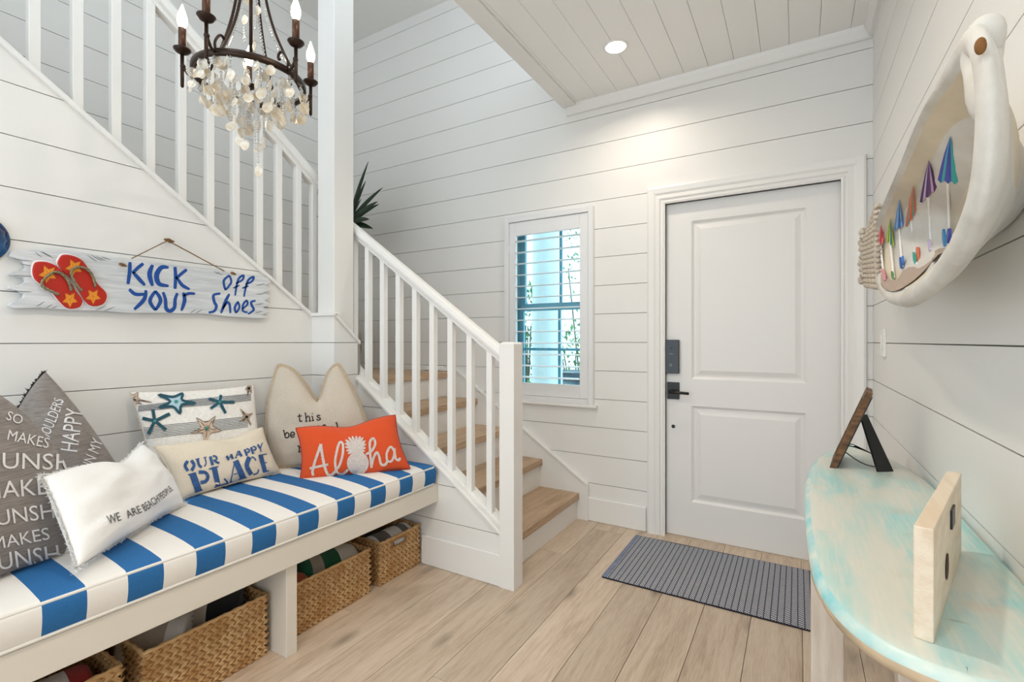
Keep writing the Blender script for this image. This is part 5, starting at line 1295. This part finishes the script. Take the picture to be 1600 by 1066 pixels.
for k in range(5):
    q = base + sgn_ * k * 2 * math.pi / 5; e = Vector((math.cos(q), math.sin(q), 0)); b_ = CH + e * RA
    pts = [CH + e * (RR + .003), CH + e * (RR + .018) + Vector((0, 0, -.004)), CH + e * (RR + .034) + Vector((0, 0, .014)), CH + e * (RR + .036) + Vector((0, 0, .034))]
    arm = thing('arm', '', '', (0, 0, 0)) if False else None
    mb = MB().tube(cat_rom([CH + e * (RR - .002), CH + e * (RR + .02) + Vector((0, 0, .002)), CH + e * (RA - .002) + Vector((0, 0, .028))], 6), .005, 8)
    # scroll hooking up behind the candle
    cs_ = CH + e * (RA - .03) + Vector((0, 0, .058)); tq = Vector((-e.y, e.x, 0)) * 0
    scr = [CH + e * (RR + .001) + Vector((0, 0, .006)), CH + e * (RR + .003) + Vector((0, 0, .03)), CH + e * (RR - .012) + Vector((0, 0, .058)), CH + e * (RR - .028) + Vector((0, 0, .07)), CH + e * (RR - .04) + Vector((0, 0, .062)), CH + e * (RR - .04) + Vector((0, 0, .048)), CH + e * (RR - .032) + Vector((0, 0, .046))]
    mb.tube(cat_rom(scr, 6), .0044, 8)
    mb.ell(CH + e * (RA - .002) + Vector((0, 0, .028)), (.009, .009, .009), 8, 6)
    ar = mb.build('arm', M_BRONZE, ch, smooth=True)
    P0 = Vector((b_.x, b_.y, ZP))
    MB().tube([P0 + Vector((0, 0, -.125)), P0 + Vector((0, 0, -.12)), P0], [.003, .0058, .0062], 8).build('stem_rod', M_BRONZE, ar, smooth=True)
    MB().lathe([(.006, -.012), (.02, -.004), (.0265, .004), (.027, .007), (.024, .006), (.012, .002), (.012, 0)], P0, 20).build('drip_pan', M_BRONZE, ar, smooth=True)
    MB().lathe([(.0115, .002), (.0118, .078), (.0095, .08)], P0, 14).build('candle_sleeve', M_CANDLE, ar, smooth=True)
    MB().lathe([(.007, .08), (.0135, .092), (.0158, .105), (.0145, .12), (.009, .138), (.004, .152), (.0012, .162)], P0, 14).build('bulb', M_BULB, ar, smooth=True)
for k in range(4):
    q = k * math.pi / 2 + .5; e = Vector((math.cos(q), math.sin(q), 0))
    pts = [CH + e * RR, CH + e * (RR * .82) + Vector((0, 0, .05)), CH + e * (RR * .5) + Vector((0, 0, .17)), CH + e * (RR * .3) + Vector((0, 0, .3)), CH + e * (RR * .2) + Vector((0, 0, .46)), CH + e * (RR * .26) + Vector((0, 0, .56)), CH + e * .01 + Vector((0, 0, .62))]
    sv = MB().tube(cat_rom(pts, 6), .0048, 8).build('strut', M_BRONZE, ch, smooth=True)
    mb = MB(); L = cat_rom([p + e * -.012 for p in pts[1:-1]], 12)
    for p in L: mb.ell(p, (.0048, .0048, .0055), 6, 4)
    mb.build('bead_strand', M_CRYST, sv, smooth=False)
mb = MB().tube([CH + Vector((0, 0, .1)), CH + Vector((0, 0, .66))], .006, 8); mb.build('centre_rod', M_BRONZE, ch, smooth=True)
MB().tube([CH + Vector((0, 0, .62)), Vector((CH.x, CH.y, ZU - .02))], .004, 8).build('hanging_rod', M_BRONZE, ch, smooth=True)
MB().lathe([(.06, 0), (.055, -.02), (.01, -.03)], (CH.x, CH.y, ZU), 20).build('ceiling_canopy', M_BRONZE, ch, smooth=True)
rn = random.Random(11)
def shell(p, r, yaw, lo=1.25):
    n_ = 14; v = []
    ex_ = Vector((math.cos(yaw), math.sin(yaw), 0)); nn_ = Vector((-ex_.y, ex_.x, 0)); tilt = rn.uniform(-.25, .25)
    up_ = (Vector((0, 0, 1)) + nn_ * tilt).normalized()
    for d in (0, .0012):
        for i in range(n_):
            q = 2 * math.pi * i / n_; rr = r * (1 + .06 * rn.uniform(-1, 1))
            yv = math.sin(q) * lo if math.sin(q) < 0 else math.sin(q)
            v.append(p + ex_ * rr * math.cos(q) * (1 - .18 * max(0, math.sin(q))) + up_ * rr * yv + nn_ * (d + .12 * r * math.cos(q) ** 2))
    f = [tuple(range(n_ - 1, -1, -1)), tuple(range(n_, 2 * n_))] + [(i, (i + 1) % n_, n_ + (i + 1) % n_, n_ + i) for i in range(n_)]
    obj('shell_drop', v, f, M_SHELL, ch, smooth=False)
def strand(x, y, z0, z1, beads=True, hung=True):
    mb = MB(); z = z0; 
    while z > z1:
        r = rn.choice((.0036, .0044, .0052)); mb.ell((x, y, z), (r, r, r * 1.15), 6, 4); z -= 2.2 * r
    mb.build('bead_strand', M_CRYST, ch)
for R_, cnt, zt_, ln, rs in ((RR, 18, 0, .045, .0175), (RR * .8, 16, -.0, .06, .019), (RR * .58, 13, -.005, .085, .02), (RR * .36, 9, -.01, .13, .019), (RR * .16, 5, -.01, .17, .017)):
    for i in range(cnt):
        q = 2 * math.pi * (i + rn.uniform(-.25, .25)) / cnt + R_ * 9; l = ln * rn.uniform(.55, 1.25)
        x, y = CH.x + R_ * math.cos(q), CH.y + R_ * math.sin(q); z0 = CH.z + zt_ - .012
        strand(x, y, z0, z0 - l)
        shell(Vector((x, y, z0 - l - rs * .7)), rs * rn.uniform(.75, 1.15), rn.uniform(0, math.pi))
        if rn.random() < .85: shell(Vector((x + rn.uniform(-.01, .01), y + rn.uniform(-.01, .01), z0 - l * .35)), rs * rn.uniform(.7, 1.1), rn.uniform(0, math.pi), 1)
strand(CH.x + .012, CH.y + .02, CH.z - .02, CH.z - .29); shell(Vector((CH.x + .012, CH.y + .02, CH.z - .31)), .015, CAM_A, 1.5)
strand(CH.x + .035, CH.y - .005, CH.z - .02, CH.z - .25)
for i in range(9):
    q = 2 * math.pi * i / 9 + .2
    mb = MB(); c = CH + Vector((RR * 1.0 * math.cos(q), RR * math.sin(q), -.026)); a_ = CAM_A + rn.uniform(-.4, .4)
    ex_ = Vector((math.cos(a_), math.sin(a_), 0)) * .0105; up_ = Vector((0, 0, .0105))
    mb.tube([c + up_, c + ex_, c - up_, c - ex_], .0024, 5, closed=True); mb.build('square_link', M_CRYST, ch)
# shells around the top of the cage
for i in range(9):
    zz = .12 + i * .045; q = i * 2.3
    shell(CH + Vector((.022 * math.cos(q), .022 * math.sin(q), zz)), .015, rn.uniform(0, 3), 1.2)
    strand(CH.x + .02 * math.cos(q + 2), CH.y + .02 * math.sin(q + 2), CH.z + zz + .02, CH.z + zz - .03)

# ------------------------------------------------------------------ outside the window
M_STUC = mat('white_stucco', (244, 246, 246), .8, bump=.2, bscale=40); M_PAVE = mat('pale_paving', (226, 226, 220), .8, var=.08, vscale=3)
g = box('ground', -14, 6, YB + .14, 16, -.25, -.1, M_PAVE); struct(g, 'pale paving outside the window', 'ground')
co = thing('porch_column', 'white round porch column outside the shuttered window', 'column', (-2.06, 4.15, -.1))
MB().lathe([(.15, 0), (.145, 1.5), (.13, 3.2)], (-2.06, 4.15, -.1), 32).build('shaft', M_STUC, co, smooth=True)
MB().lathe([(.2, 0), (.2, .12), (.17, .16)], (-2.06, 4.15, -.1), 32).build('base', M_STUC, co)
M_LF = [mat('shrub_leaf', c, .5, sub=0) for c in ((86, 140, 70), (110, 160, 90), (60, 116, 64))]
def shrub(x, y, r, h_, lab, seed, kind=0):
    rn = random.Random(seed); t = thing('garden_shrub', lab, 'shrub', (x, y, -.1), 'garden shrubs outside the window')
    mb = MB()
    for i in range(420):
        q = rn.uniform(0, 6.28); e = rn.random() ** .5; zz = rn.random(); rr = r * e * (1 - .5 * zz)
        p = Vector((x + rr * math.cos(q), y + rr * math.sin(q), -.05 + h_ * zz)); d = Vector((rn.gauss(0, 1), rn.gauss(0, 1), rn.gauss(.3, .7))).normalized(); s_ = d.cross(Vector((0, 0, 1))).normalized(); L = rn.uniform(.06, .13)
        mb.add([p, p + d * L * .5 + s_ * L * .22, p + d * L, p + d * L * .5 - s_ * L * .22], [(0, 1, 2, 3)], rn.randrange(3))
    o = mb.build('foliage', M_LF, t); o['kind'] = 'stuff'
    mb = MB()
    for i in range(5): mb.tube([(x, y, -.1), (x + rn.uniform(-.5, .5) * r, y + rn.uniform(-.5, .5) * r, h_ * .7)], [.02, .008], 5)
    mb.build('branches', mat('bark', (110, 90, 70), .9), t)
shrub(-2.75, 6.5, .55, 1.45, 'leafy green shrub right of the porch column outside', 1)
shrub(-3.25, 5.9, .22, 2.0, 'tall slim green shrub left of the porch column outside', 2)
shrub(-3.35, 8.2, .7, 3.6, 'tall loose green tree in the upper right of the window', 3)
bw_ = thing('bowl_planter', 'dark blue bowl planter on a stand seen low through the window', 'planter', (-2.2, 5.2, -.1))
MB().lathe([(.05, .58), (.2, .64), (.3, .74), (.31, .76), (.28, .75)], (-2.2, 5.2, .08), 24).build('bowl', mat('dark_blue_glaze', (40, 62, 78), .3), bw_, smooth=True)
MB().lathe([(.14, 0), (.06, .05), (.05, .77)], (-2.2, 5.2, -.1), 16).build('stand', mat('grey_stand', (120, 130, 134), .6), bw_, smooth=True)
